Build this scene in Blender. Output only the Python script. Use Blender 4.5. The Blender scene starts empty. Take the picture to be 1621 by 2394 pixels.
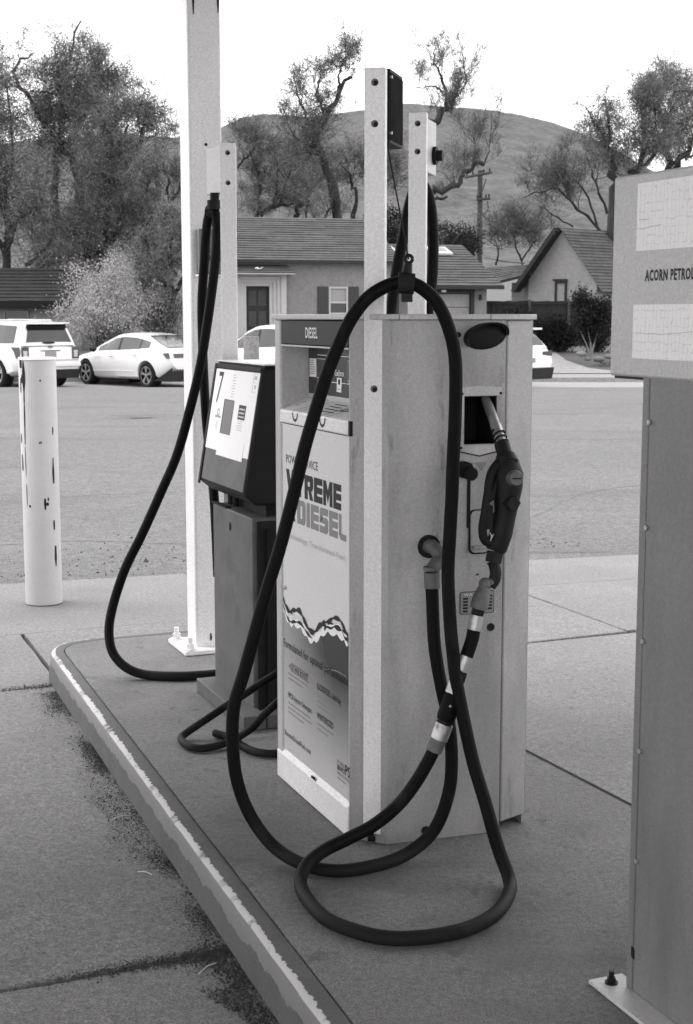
import bpy, bmesh, math, random
import numpy as np
from mathutils import Vector, Matrix, noise as mnoise
R = math.radians
S = bpy.context.scene
COL = S.collection

# ---------------------------------------------------------------- camera, light, exposure
H = 1.65                                             # eye height above the island top (z = 0)
FPX = 50/36*2394; TILT = math.atan((1197-737)/FPX)   # 50 mm lens, upright 35 mm frame
cam = bpy.data.cameras.new('camera'); camo = bpy.data.objects.new('camera', cam); COL.objects.link(camo)
cam.sensor_fit = 'VERTICAL'; cam.sensor_height = 36; cam.sensor_width = 24; cam.lens = 50
cam.clip_start = .05; cam.clip_end = 5000
camo.location = (0, 0, H); camo.rotation_euler = (R(90)-TILT, 0, 0)
cam.dof.use_dof = True; cam.dof.focus_distance = 4.6; cam.dof.aperture_fstop = 13
S.camera = camo
S.render.resolution_x, S.render.resolution_y = 693, 1024

W = bpy.data.worlds.new('World'); S.world = W; W.use_nodes = True
nt = W.node_tree; nt.nodes.clear()
out = nt.nodes.new('ShaderNodeOutputWorld'); bg = nt.nodes.new('ShaderNodeBackground')
sky = nt.nodes.new('ShaderNodeTexSky'); sky.sky_type = 'NISHITA'; sky.sun_disc = False
SUN_EL, SUN_AZ = R(52), R(-75)                       # high, from the left, veiled by cloud
sky.sun_elevation = SUN_EL; sky.sun_rotation = SUN_AZ; sky.dust_density = 6; sky.air_density = 1.5
bw = nt.nodes.new('ShaderNodeRGBToBW')
mx = nt.nodes.new('ShaderNodeMix'); mx.data_type = 'RGBA'; mx.inputs[0].default_value = .85
mx.inputs[7].default_value = (9.6, 9.5, 9.65, 1)     # the closed cloud layer, one even white
nt.links.new(sky.outputs[0], bw.inputs[0]); nt.links.new(bw.outputs[0], mx.inputs[6])
nt.links.new(mx.outputs[2], bg.inputs[0]); bg.inputs[1].default_value = .13
nt.links.new(bg.outputs[0], out.inputs[0])
sl = bpy.data.lights.new('sun', 'SUN'); sl.energy = .7; sl.angle = R(25); sl.color = (1, .985, .97)
so = bpy.data.objects.new('sun', sl); COL.objects.link(so)
so.rotation_euler = (R(90)-SUN_EL, 0, -SUN_AZ+R(180)); so.location = (-8, -2, 12)
S.view_settings.view_transform = 'Standard'; S.view_settings.look = 'None'
S.view_settings.gamma = 1; S.view_settings.use_curve_mapping = False
S.view_settings.exposure = 1.2
S.render.engine = 'CYCLES'
try:
    S.cycles.max_bounces = 6; S.cycles.diffuse_bounces = 4; S.cycles.transparent_max_bounces = 6
except Exception: pass

# ---------------------------------------------------------------- frames of reference
ISL = R(22.2); CA, SA = math.cos(ISL), math.sin(ISL)
def U(u, v, z=0.0):                                   # island grid: u along the island, v across it
    return Vector((-u*SA+v*CA, u*CA+v*SA, z))
def at(x, y, d):                                      # a sight line followed to the distance d
    c, s = math.cos(TILT), math.sin(TILT)
    a = (x-810.5)/FPX; b = (1197-y)/FPX
    t = d/(c+b*s)
    return Vector((a*t, d, H+(-s+b*c)*t))

# ---------------------------------------------------------------- materials
MATS = {}
def mat(name, base, rough=.6, var=.12, scale=6, fine=0, fscale=250, bump=0, bscale=120, metal=0, coat=0, spec=.5, island=0, tint=(1, .985, .985)):
    m = bpy.data.materials.new(name); m.use_nodes = True; MATS[name] = m
    n = m.node_tree.nodes; l = m.node_tree.links; b = n['Principled BSDF']
    tc = n.new('ShaderNodeTexCoord')
    val = None
    def noise(sc, det=4, ro=.6):
        t = n.new('ShaderNodeTexNoise'); t.inputs['Scale'].default_value = sc; t.inputs['Detail'].default_value = det
        t.inputs['Roughness'].default_value = ro; l.new(tc.outputs['Object'], t.inputs['Vector']); return t.outputs[0]
    def rng(s, lo, hi, a=.25, c=.75):
        r = n.new('ShaderNodeMapRange'); r.inputs[1].default_value = a; r.inputs[2].default_value = c
        r.inputs[3].default_value = lo; r.inputs[4].default_value = hi; l.new(s, r.inputs[0]); return r.outputs[0]
    def mul(a, c):
        r = n.new('ShaderNodeMath'); r.operation = 'MULTIPLY'
        for i, q in enumerate((a, c)):
            if isinstance(q, (int, float)): r.inputs[i].default_value = q
            else: l.new(q, r.inputs[i])
        return r.outputs[0]
    val = rng(noise(scale), 1-var, 1+var)
    if fine: val = mul(mul(val, rng(noise(fscale, 2), 1-fine, 1+fine)), rng(noise(fscale*.28, 3), 1-fine*.5, 1+fine*.5))
    if island:
        g = n.new('ShaderNodeNewGeometry'); val = mul(val, rng(g.outputs['Random Per Island'], 1-island, 1+island, 0, 1))
    cx = n.new('ShaderNodeCombineColor')
    for i in range(3): l.new(mul(val, base*tint[i]), cx.inputs[i])
    l.new(cx.outputs[0], b.inputs['Base Color'])
    b.inputs['Roughness'].default_value = rough; b.inputs['Metallic'].default_value = metal
    b.inputs['Specular IOR Level'].default_value = spec
    if coat: b.inputs['Coat Weight'].default_value = coat; b.inputs['Coat Roughness'].default_value = .06
    if bump:
        bp = n.new('ShaderNodeBump'); bp.inputs['Strength'].default_value = bump; bp.inputs['Distance'].default_value = .01
        l.new(noise(bscale, 6, .65), bp.inputs['Height']); l.new(bp.outputs[0], b.inputs['Normal'])
    m['_val'] = 1
    return m
def over(m, base, kind, p):                           # adds a second, shaped layer (wear, print, stain) over a material
    n = m.node_tree.nodes; l = m.node_tree.links; b = n['Principled BSDF']
    src = b.inputs['Base Color'].links[0].from_socket
    tc = n.new('ShaderNodeTexCoord')
    fac = kind(n, l, tc, p)
    mx = n.new('ShaderNodeMix'); mx.data_type = 'RGBA'; l.new(fac, mx.inputs[0]); l.new(src, mx.inputs[6])
    mx.inputs[7].default_value = (base, base*.985, base*.985, 1); l.new(mx.outputs[2], b.inputs['Base Color'])
def mth(n, l, op, a, c=0, clamp=False):
    r = n.new('ShaderNodeMath'); r.operation = op; r.use_clamp = clamp
    for i, q in enumerate((a, c)):
        if isinstance(q, (int, float)): r.inputs[i].default_value = q
        else: l.new(q, r.inputs[i])
    return r.outputs[0]
def nz(n, l, vec, scale, det=5, ro=.6, stretch=None):
    if stretch:
        mp = n.new('ShaderNodeMapping'); mp.inputs['Scale'].default_value = stretch; l.new(vec, mp.inputs[0]); vec = mp.outputs[0]
    t = n.new('ShaderNodeTexNoise'); t.inputs['Scale'].default_value = scale; t.inputs['Detail'].default_value = det
    t.inputs['Roughness'].default_value = ro; l.new(vec, t.inputs['Vector']); return t.outputs[0]
def step(n, l, s, a, c):
    r = n.new('ShaderNodeMapRange'); r.inputs[1].default_value = a; r.inputs[2].default_value = c; l.new(s, r.inputs[0]); return r.outputs[0]
def k_blotch(n, l, tc, p):                            # patches of noise; p = scale, lo, hi, strength, stretch
    return mth(n, l, 'MULTIPLY', step(n, l, nz(n, l, tc.outputs['Object'], p[0], 7, .65, p[4] if len(p) > 4 else None), p[1], p[2]), p[3])
def k_low(n, l, tc, p):                               # ragged layer low down: painted shade on panels, dust on hoses; p = z0, z1, strength
    sp = n.new('ShaderNodeSeparateXYZ'); l.new(tc.outputs['Object'], sp.inputs[0])
    z = mth(n, l, 'ADD', sp.outputs[2], mth(n, l, 'MULTIPLY', nz(n, l, tc.outputs['Object'], 9, 6, .65, (1, 1, .35)), (p[1]-p[0])*.8))
    return mth(n, l, 'MULTIPLY', step(n, l, z, p[1]+(p[1]-p[0])*.4, p[0]+(p[1]-p[0])*.4), p[2])

mat('paint_white', 0.74, .42, .07, 3, 0.24, 300, .04, 60)
over(MATS['paint_white'], .3, k_blotch, (5, .60, .75, .35, (1, 1, .25)))
mat('paint_grey', .46, .45, .06, 2.5, 0.24, 350, .04, 90)
over(MATS['paint_grey'], .25, k_blotch, (4, .56, .8, .5, (1, 1, .3)))
mat('panel_grey', 0.38, .5, .08, 2.5, 0.24, 350, .05, 90)
over(MATS['panel_grey'], .17, k_blotch, (3.2, .48, .68, .55, (1, 1, .3)))
over(MATS['panel_grey'], .10, k_blotch, (16, .60, .68, .5, (1, 1, .22)))
over(MATS['panel_grey'], .10, k_low, (0, .75, .5))  # shade towards the foot of the panels, put into the colour
mat('cabinet_grey', 0.48, .5, .06, 3, 0.24, 350, .03, 120)
mat('pedestal_grey', 0.18, .5, .10, 3, 0.24, 300, .05, 90)
over(MATS['pedestal_grey'], .30, k_blotch, (9, .58, .74, .35, (1, 1, .12)))
over(MATS['pedestal_grey'], .08, k_blotch, (2.6, .47, .68, .6, (1, 1, .22)))
mat('poster', 0.66, .4, .03, 3, .13, 350)
mat('label_white', .82, .5, .03, 6, .04, 300)
mat('dark_enamel', 0.016, .45, .15, 5, .12, 300, spec=.15)
mat('display_black', .016, .25, .1, 5, 0)
mat('lens_grey', .05, .15, .2, 8, 0)
mat('old_enamel', 0.115, .5, .18, 6, .15, 300, .1, 90, spec=.15)
over(MATS['old_enamel'], .05, k_blotch, (7, .5, .75, .6))
mat('brown_enamel', 0.016, .55, .2, 9, .3, 260, .15, 200, spec=.15)
mat('rubber', 0.004, .6, .25, 10, .15, 300, .08, 150, spec=.10)
over(MATS['rubber'], .05, k_blotch, (9, .55, .72, .3, (1, 1, .4)))
over(MATS['rubber'], .045, k_low, (0, .10, .28))
mat('rubber_dusty', 0.01, .75, .3, 9, .2, 300, .1, 150, spec=.3)
mat('steel', 0.42, .42, .25, 30, .1, 300, .08, 200, metal=.75)
over(MATS['steel'], .06, k_blotch, (40, .55, .7, .7))
mat('cast_grey', 0.11, .6, .25, 25, .15, 300, .15, 220, metal=.2)
mat('cast_dark', 0.014, .5, .3, 25, .15, 300, .12, 220, spec=.15)
mat('matt_black', .02, .95, .3, 12, .2, 200, spec=.02)
mat('black', .010, .65, .2, 20, spec=.2)
mat('ink', .02, .5, .1, 20, spec=.15)
mat('ink_grey', .24, .5, .05, 20, spec=.15)
mat('ink_pale', .42, .5, .05, 20)
mat('mid_print', 0.11, .5, .1, 9, .08, 300)
mat('concrete', 0.165, .85, .12, 1.1, 0.6, 170, .3, 60)
over(MATS['concrete'], .09, k_blotch, (.9, .5, .75, .5))
over(MATS['concrete'], .07, k_blotch, (7, .60, .70, .5))
mat('island_concrete', 0.15, .85, .14, 1.3, 0.6, 190, .3, 70)
over(MATS['island_concrete'], .07, k_blotch, (1.6, .47, .68, .6))
over(MATS['island_concrete'], .055, k_blotch, (9, .58, .68, .6))
over(MATS['island_concrete'], .24, k_blotch, (4, .58, .75, .4))
mat('joint_dark', .035, .95, .3, 8, .3, 90, spec=.15)
mat('asphalt', 0.105, .92, .10, .35, 0.8, 75, .6, 60)
over(MATS['asphalt'], .05, k_blotch, (.8, .55, .72, .6, (.3, 1.2, 1)))
over(MATS['asphalt'], .18, k_blotch, (.5, .55, .75, .35, (.25, 1.2, 1)))
mat('dirt', 0.05, .95, .5, 30, .4, 200, island=.5)
mat('straw', .55, .8, .2, 20, island=.3)
mat('street_concrete', 0.21, .85, .1, .4, .25, 25)
mat('yard', 0.07, .95, .35, .8, .3, 15, .5, 10)
mat('stucco', 0.175, .9, .08, 1.2, 0.35, 30, .15, 40)
over(MATS['stucco'], .14, k_blotch, (1.0, .5, .8, .4))
mat('stucco_pale', 0.24, .9, .08, .9, 0.3, 30, .15, 40)
over(MATS['stucco_pale'], .17, k_blotch, (.8, .5, .8, .45, (1, 1, .5)))
mat('shingle', 0.055, .9, .16, 2.2, .35, 16, island=.18)
mat('trim_pale', 0.36, .6, .08, 4)
mat('trim_dark', .03, .7, .2, 4, spec=.15)
mat('shutter', .05, .7, .15, 6, spec=.15)
mat('glass_dark', .015, .08, .2, 3)
mat('curtain', 0.22, .5, .1, 14)
mat('skylight', 0.5, .25, .1, 3)
mat('fence_wood', .022, .85, .3, 4, spec=.15)
mat('car_white', 0.62, .3, .02, 3, coat=.8)
mat('car_glass', .03, .06, .3, 2)
mat('car_trim', .02, .5, .2, 5, spec=.15)
mat('tyre', .012, .8, .2, 20, spec=.15)
mat('rim', .45, .3, .1, 10, metal=.7)
mat('lamp_dark', .045, .2, .3, 12)
mat('lamp_pale', .6, .2, .2, 12)
mat('bark', 0.02, .9, .35, 6, .2, 30, .4, 20)
mat('bark_pale', .16, .9, .3, 8)
mat('pole_wood', .045, .9, .3, 4)
for nm, b_ in (('leaf_grey', .18), ('leaf_mid', .16), ('leaf_dark', .022), ('leaf_pale', .36), ('leaf_bud', .17), ('leaf_hedge', .013)):
    m_ = mat(nm, b_, .8, .25, .7, island=.55, spec=.2)
    n_, l_ = m_.node_tree.nodes, m_.node_tree.links; pb = n_['Principled BSDF']    # thin leaves pass some light
    tl = n_.new('ShaderNodeBsdfTranslucent'); ms = n_.new('ShaderNodeMixShader'); ms.inputs[0].default_value = .45
    l_.new(pb.inputs['Base Color'].links[0].from_socket, tl.inputs[0]); l_.new(pb.outputs[0], ms.inputs[1]); l_.new(tl.outputs[0], ms.inputs[2])
    l_.new(ms.outputs[0], n_['Material Output'].inputs[0])
mat('twig', 0.12, .9, .3, 3, island=.4, spec=.1)
mat('hillside', 0.06, .95, .14, .03, 0.5, .35)
over(MATS['hillside'], .04, k_blotch, (.018, .45, .7, .5, (1, 1, 1)))
over(MATS['hillside'], .028, k_blotch, (.14, .47, .58, .6))
mat('rock', 0.13, .9, .3, 3, .2, 30, .4, 12)
mat('canopy_paint', 0.12, .6, .08, 2)
mat('bollard_paint', 0.46, .5, .06, 6, .06, 250, .06, 40)

# ---------------------------------------------------------------- mesh tools
class MB:
    def __init__(s): s.v = []; s.f = []; s.mi = []; s.cur = 0; s.uv = {}
    def add(s, vs, fs):
        o = len(s.v); s.v += [Vector(q) for q in vs]
        for f in fs: s.f.append(tuple(o+i for i in f)); s.mi.append(s.cur)
        return s
    def box8(s, p):                                   # 4 bottom corners (ccw from above), 4 top corners
        return s.add(p, [(3, 2, 1, 0), (4, 5, 6, 7), (0, 1, 5, 4), (1, 2, 6, 5), (2, 3, 7, 6), (3, 0, 4, 7)])
    def ubox(s, u0, u1, v0, v1, z0, z1):              # box on the island grid
        return s.box8([U(u0, v0, z0), U(u0, v1, z0), U(u1, v1, z0), U(u1, v0, z0), U(u0, v0, z1), U(u0, v1, z1), U(u1, v1, z1), U(u1, v0, z1)])
    def obox(s, c, ax, ay, az, hx, hy, hz):           # box about a centre along three axes
        c = Vector(c); P = []
        for k in (-1, 1):
            for i, j in ((-1, -1), (1, -1), (1, 1), (-1, 1)): P.append(c+ax*(i*hx)+ay*(j*hy)+az*(k*hz))
        return s.box8(P)
    def prism(s, poly, z0, z1):
        n = len(poly)
        return s.add([(p[0], p[1], z0) for p in poly]+[(p[0], p[1], z1) for p in poly],
                     [tuple(range(n-1, -1, -1)), tuple(range(n, 2*n))]+[(i, (i+1) % n, n+(i+1) % n, n+i) for i in range(n)])
    def plate(s, pts, nrm, t):                        # a flat outline given in space, thickened along nrm
        n = len(pts); nrm = Vector(nrm)
        P = [Vector(p) for p in pts]
        a = (P[1]-P[0]).cross(P[2]-P[1])
        if a.dot(nrm) < 0: P.reverse()
        return s.add(P+[p+nrm*t for p in P], [tuple(range(n-1, -1, -1)), tuple(range(n, 2*n))]+[(i, (i+1) % n, n+(i+1) % n, n+i) for i in range(n)])
    def tube(s, pts, r, n=12, cap=True, r2=None, rot=0):
        P = [Vector(p) for p in pts]; N = len(P)
        rs = r if isinstance(r, (list, tuple)) else [r]*N
        T = [(P[min(i+1, N-1)]-P[max(i-1, 0)]).normalized() for i in range(N)]
        a = Vector((0, 0, 1)) if abs(T[0].z) < .9 else Vector((1, 0, 0))
        X = T[0].cross(a).normalized(); vs = []
        for i in range(N):
            X = (X-T[i]*X.dot(T[i])).normalized(); Y = T[i].cross(X)
            for k in range(n):
                t = 2*math.pi*k/n+rot; vs.append(P[i]+X*(math.cos(t)*rs[i])+Y*(math.sin(t)*rs[i]))
        fs = [(i*n+k, i*n+(k+1) % n, (i+1)*n+(k+1) % n, (i+1)*n+k) for i in range(N-1) for k in range(n)]
        if cap: fs += [tuple(range(n-1, -1, -1)), tuple((N-1)*n+k for k in range(n))]
        return s.add(vs, fs)
    def disc(s, c, nrm, r, t=.002, n=20, ry=None, up=None):
        c = Vector(c); nrm = Vector(nrm).normalized(); up = Vector(up or (0, 0, 1)); X = up.cross(nrm).normalized(); Y = nrm.cross(X)
        return s.plate([c+X*(math.cos(2*math.pi*k/n)*r)+Y*(math.sin(2*math.pi*k/n)*(ry or r)) for k in range(n)], nrm, t)
    def ball(s, c, r, n=12, sc=(1, 1, 1), M=None):
        vs = []; fs = []; m = n//2
        for i in range(m+1):
            for k in range(n):
                a = math.pi*i/m; b = 2*math.pi*k/n
                q = Vector((math.sin(a)*math.cos(b)*r*sc[0], math.sin(a)*math.sin(b)*r*sc[1], math.cos(a)*r*sc[2]))
                if M: q = M @ q
                vs.append(Vector(c)+q)
        fs = [(i*n+k, (i+1)*n+k, (i+1)*n+(k+1) % n, i*n+(k+1) % n) for i in range(m) for k in range(n)]
        return s.add(vs, fs)
def spline(pts, n=8):                                 # Catmull-Rom through the points
    P = [Vector(p) for p in pts]; P = [P[0]*2-P[1]]+P+[P[-1]*2-P[-2]]; o = []
    for i in range(1, len(P)-2):
        a, b, c, d = P[i-1:i+3]
        for k in range(n):
            t = k/n
            o.append(.5*((2*b)+(c-a)*t+(2*a-5*b+4*c-d)*t*t+(3*b-a-3*c+d)*t**3))
    o.append(P[-2]); return o

MW = {}                                               # world matrix of every object made here
def thing(name, label, cat, loc=(0, 0, 0), rot=0, group=None):
    o = bpy.data.objects.new(name, None); COL.objects.link(o); o.empty_display_size = .1
    o.location = loc; o.rotation_euler = (0, 0, rot); MW[o] = Matrix.Translation(Vector(loc)) @ Matrix.Rotation(rot, 4, 'Z')
    return tag(o, label, cat, group)
def tag(o, label, cat, group=None):
    o['label'] = label; o['category'] = cat
    if group: o['group'] = group
    return o
def finish(o, parent):
    COL.objects.link(o)
    if parent: o.parent = parent
    MW[o] = MW[parent].copy() if parent else Matrix.Identity(4)
def obj(name, mb, m, parent=None, smooth=None, bevel=0, kind=None, label=None):
    me = bpy.data.meshes.new(name)
    vs = mb.v
    if parent:
        inv = MW[parent].inverted(); vs = [inv @ q for q in vs]
    me.from_pydata([tuple(q) for q in vs], [], mb.f)
    for k in (m if isinstance(m, (list, tuple)) else [m]): me.materials.append(MATS[k])
    me.polygons.foreach_set('material_index', mb.mi)
    bm = bmesh.new(); bm.from_mesh(me); bmesh.ops.recalc_face_normals(bm, faces=bm.faces)
    if smooth is not None or bevel:
        for f in bm.faces: f.smooth = True
    bm.to_mesh(me); bm.free()
    if smooth is not None or bevel: me.set_sharp_from_angle(angle=R(smooth or 30))
    o = bpy.data.objects.new(name, me); finish(o, parent)
    if bevel:
        bv = o.modifiers.new('bevel', 'BEVEL'); bv.width = bevel; bv.segments = 2; bv.limit_method = 'ANGLE'; bv.angle_limit = R(40)
    if kind: o['kind'] = kind
    if label: o['label'] = label
    return o
def quads(name, V, F, m, parent=None, mi=None, smooth=False, kind=None):      # big meshes from arrays
    V = np.asarray(V, dtype=np.float64)
    if parent:
        inv = np.array(MW[parent].inverted()); V = V @ inv[:3, :3].T+inv[:3, 3]
    F = np.asarray(F, dtype=np.int32); k = F.shape[1]
    me = bpy.data.meshes.new(name)
    me.vertices.add(len(V)); me.vertices.foreach_set('co', V.astype(np.float32).ravel())
    me.loops.add(F.size); me.loops.foreach_set('vertex_index', F.ravel())
    me.polygons.add(len(F)); me.polygons.foreach_set('loop_start', np.arange(0, F.size, k, dtype=np.int32))
    for q in (m if isinstance(m, (list, tuple)) else [m]): me.materials.append(MATS[q])
    if mi is not None: me.polygons.foreach_set('material_index', np.asarray(mi, dtype=np.int32))
    if smooth: me.polygons.foreach_set('use_smooth', np.ones(len(F), dtype=bool))
    me.update(calc_edges=True); me.validate()
    o = bpy.data.objects.new(name, me); finish(o, parent)
    if kind: o['kind'] = kind
    return o
def dup(o, parent=None, M=None):
    c = o.copy(); COL.objects.link(c); c.parent = parent
    if parent: MW[c] = MW[parent].copy()
    for ch in list(o.children): dup(ch, c)
    return c
def text(name, s, p0, xd, zd, h, w, m, parent, bold=0, shear=0, t=.0008):
    """lettering: baseline-left p0, reading along xd, cap height h, total width w"""
    cu = bpy.data.curves.new(name, 'FONT'); cu.body = s; cu.size = 1; cu.offset = bold; cu.resolution_u = 2; cu.shear = shear; cu.space_character = 1.06+bold*2
    to = bpy.data.objects.new(name, cu); COL.objects.link(to)
    dg = bpy.context.evaluated_depsgraph_get(); dg.update()
    me = bpy.data.meshes.new_from_object(to.evaluated_get(dg)); bpy.data.objects.remove(to); bpy.data.curves.remove(cu)
    co = np.array([v.co[:] for v in me.vertices]); x0, x1 = co[:, 0].min(), co[:, 0].max()
    xd = Vector(xd).normalized(); zd = Vector(zd).normalized(); nrm = xd.cross(zd); sx = w/(x1-x0); sz = h/.69
    inv = MW[parent].inverted()
    for v in me.vertices: v.co = inv @ (Vector(p0)+xd*((v.co.x-x0)*sx)+zd*(v.co.y*sz)+nrm*t)
    me.materials.clear(); me.materials.append(MATS[m])
    o = bpy.data.objects.new(name, me); finish(o, parent); return o
Z3 = Vector((0, 0, 1)); V3 = Vector
DU, DV = U(1, 0), U(0, 1)
rnd = random.Random(7)

# ================================================================ SETTING
# ---- concrete apron: slabs with open joints over a dark bed
bed = MB().add([(-30, -6, -.22), (30, -6, -.22), (30, 36, -.22), (-30, 36, -.22)], [(0, 1, 2, 3)])
bed_o = obj('driveway', bed, 'joint_dark'); bed_o['kind'] = 'structure'
def slab(pts, z=-.14):
    P = []
    n = len(pts)
    for i in range(n):                                # slightly uneven edges
        a = U(*pts[i]); b = U(*pts[(i+1) % n]); d = b-a; k = max(1, min(60, int(d.length/.12)))
        nn = Vector((-d.y, d.x, 0)).normalized()
        for j in range(k):
            q = a+d*(j/k); w = mnoise.noise(q*3.1)*.006+mnoise.noise(q*11)*.004
            P.append(q+nn*(w if j else 0))
    obj('concrete_slab', MB().prism([(p.x, p.y) for p in P], -.215, z), 'concrete', bed_o, bevel=.006)
slab([(-3, -6), (-3, 1.5), (3.665, 1.5), (3.69, -6)])
slab([(3.685, 1.5), (6.78, 1.5), (6.79, -6), (3.71, -6)], -.138)
slab([(6.80, 1.262), (8.015, 1.272), (8.06, -6), (6.81, -6)], -.142)
slab([(6.95, 1.285), (6.95, 2.66), (8.0, 2.66), (8.0, 1.29)], -.139)
slab([(-3, 2.1), (-3, 9), (6.79, 9), (6.715, 3.8), (6.70, 2.1)], -.140)
slab([(6.735, 2.685), (6.735, 3.8), (6.765, 4.49), (8.20, 4.49), (8.05, 2.685)], -.138)
slab([(6.79, 4.512), (6.83, 9), (8.0, 9), (8.14, 5.5), (8.20, 4.512)], -.141)
slab([(8.08, -6), (8.035, 1.2), (8.02, 2.66), (9.53, 2.66), (9.62, 1.4), (10.1, -6)], -.146)
slab([(8.07, 2.685), (8.225, 4.5), (8.16, 5.5), (8.02, 9), (8.75, 9), (9.02, 6.05), (9.11, 5.18), (9.52, 2.685)], -.146)
# ---- asphalt lot
A_ = [U(10.13, -6), U(9.655, 1.4), U(9.565, 2.67), U(9.15, 5.18), U(9.06, 6.05), U(8.79, 9)]
ap = []
for i in range(len(A_)-1):
    for j in range(30):
        q = A_[i].lerp(A_[i+1], j/30); w = mnoise.noise(q*4)*.02+mnoise.noise(q*17)*.012; ap.append((q.x, q.y+w))
ap += [(A_[-1].x, A_[-1].y), (45, 8), (45, 36.2), (-45, 36.2), (-45, 20), (-12, 6)]
lot = obj('parking_lot', MB().prism(ap, -.21, -.162), 'asphalt', kind='structure')
# lot's far kerb line, street, pavement, sloping yard
def strip(name, rows, m, x0=-70, x1=70):
    mb = MB()
    for (ya, za), (yb, zb) in zip(rows[:-1], rows[1:]):
        mb.add([(x0, ya, za), (x1, ya, za), (x1, yb, zb), (x0, yb, zb)], [(0, 1, 2, 3)])
    return obj(name, mb, m, kind='structure')
def stain(px, py, rx, ry, seed, m='joint_dark', name='tar_patch'):
    r = ray0 = at(px, py, 1)-Vector((0, 0, H)); t = (-.1605-H)/r.z; c = Vector((0, 0, H))+r*t; n = 26
    P = [(c.x+math.cos(2*math.pi*k/n)*rx*(1+.7*mnoise.noise(Vector((math.cos(2*math.pi*k/n)*1.7, math.sin(2*math.pi*k/n)*1.7, seed)))), c.y+math.sin(2*math.pi*k/n)*ry*(1+.7*mnoise.noise(Vector((math.cos(2*math.pi*k/n)*1.7, math.sin(2*math.pi*k/n)*1.7, seed+5)))), -.1605) for k in range(n)]
    obj(name, MB().add(P, [tuple(range(n))]), 'tar', lot)
mat('tar', 0.085, .9, .3, 3, .6, 60)
for a in ((355, 972, .7, .5, 1), (300, 978, .4, .2, 2), (1265, 968, .8, .25, 3), (205, 1213, .06, .06, 4), (1300, 1290, .5, .06, 6)): stain(*a)
def crack(pts, w, z=-.1603, par=None, m='tar'):
    P = []
    for a, b in zip(pts[:-1], pts[1:]):
        for k in range(14): q = Vector(a).lerp(Vector(b), k/14); P.append(q+Vector((mnoise.noise(Vector((q.x*5, q.y*5, 1)))*.07, mnoise.noise(Vector((q.x*5, q.y*5, 8)))*.07)))
    V = []
    for i, q in enumerate(P):
        d = (P[min(i+1, len(P)-1)]-P[max(i-1, 0)]).normalized(); ww = w*(.4+abs(mnoise.noise(Vector((i*.5, 3, 3))))*1.6); V += [(q.x-d.y*ww, q.y+d.x*ww, z), (q.x+d.y*ww, q.y-d.x*ww, z)]
    obj('crack', MB().add(V, [(2*i, 2*i+1, 2*i+3, 2*i+2) for i in range(len(P)-1)]), m, par or lot)
crack([(-9, 20), (-5, 21.2), (-1, 20.4), (3, 21), (9, 20.2)], .02); crack([(-6, 15), (-3, 14.2), (-1.2, 14.8)], .012); crack([(2, 27), (6, 28.2), (12, 27.6)], .03); crack([(-14, 29), (-8, 30.5), (-2, 30)], .03)
crack([(1.6, 12.5), (2.4, 14.5), (4, 16)], .012); crack([(-3.5, 10.5), (-2.4, 11.4), (-1.2, 11.2)], .010)
q = [U(7.62, 2.75), U(7.72, 3.6), U(7.60, 4.45)]; crack([(p.x, p.y) for p in q], .006, -.1372, bed_o)
strip('street', [(36.21, -.28), (41.2, -.26)], 'street_concrete')
strip('kerb', [(41.2, -.26), (41.22, -.13), (41.5, -.13)], 'street_concrete')
strip('pavement', [(41.5, -.134), (43.1, -.1)], 'street_concrete')
strip('yard', [(43.1, -.11), (44.2, .1), (46.2, .45), (52, .55), (75, 1.2), (120, 2), (260, 6), (420, 12)], 'yard', -260, 260)
dv = MB()
dvp = [(2.9, 48.3, .52), (6.9, 48.3, .52), (6.75, 46.2, .47), (6.9, 44.9, .25), (7.4, 43.8, .06), (8.6, 43.0, -.08), (2.2, 43.0, -.08), (2.7, 44.4, .16), (2.8, 46.2, .47)]
dv.add(dvp, [tuple(range(9))]); obj('garage_driveway', dv, 'street_concrete', kind='structure')
# ---- hill
def hill():
    prof = [(-420, 60), (-300, 95), (-200, 108), (-140, 113), (-122, 111), (-101, 110), (-88, 112), (-75, 117), (-65, 122), (-50, 124.5), (-23, 122.5), (5, 126), (38, 131), (57, 128.5), (74, 128), (90, 126.5), (109, 123.5), (128, 119), (147, 112), (170, 101), (200, 84), (240, 66), (330, 40), (480, 20)]
    xs = np.linspace(-420, 480, 361); top = np.interp(xs, [p[0] for p in prof], [p[1] for p in prof])
    ts = np.linspace(0, 1, 70); V = []
    for t in ts:
        y = 420+480*t
        for x, h in zip(xs, top):
            sc = y/900
            z = 8+(h-8)*(t**1.25)+mnoise.noise(Vector((x*.03, y*.03, 0)))*7*t*(1-t)*2.5+mnoise.noise(Vector((x*.22, y*.2, 3)))*.5+mnoise.noise(Vector((x*.6, y*.5, 5)))*.5
            V.append((x*(.62+.38*t), y, z))
    for x, h in zip(xs, top): V.append((x, 1200, h*.5))
    n = len(xs); rows = len(ts)+1
    F = [(i*n+k, i*n+k+1, (i+1)*n+k+1, (i+1)*n+k) for i in range(rows-1) for k in range(n-1)]
    quads('hill', V, F, 'hillside', kind='structure', smooth=True)
hill()
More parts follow.
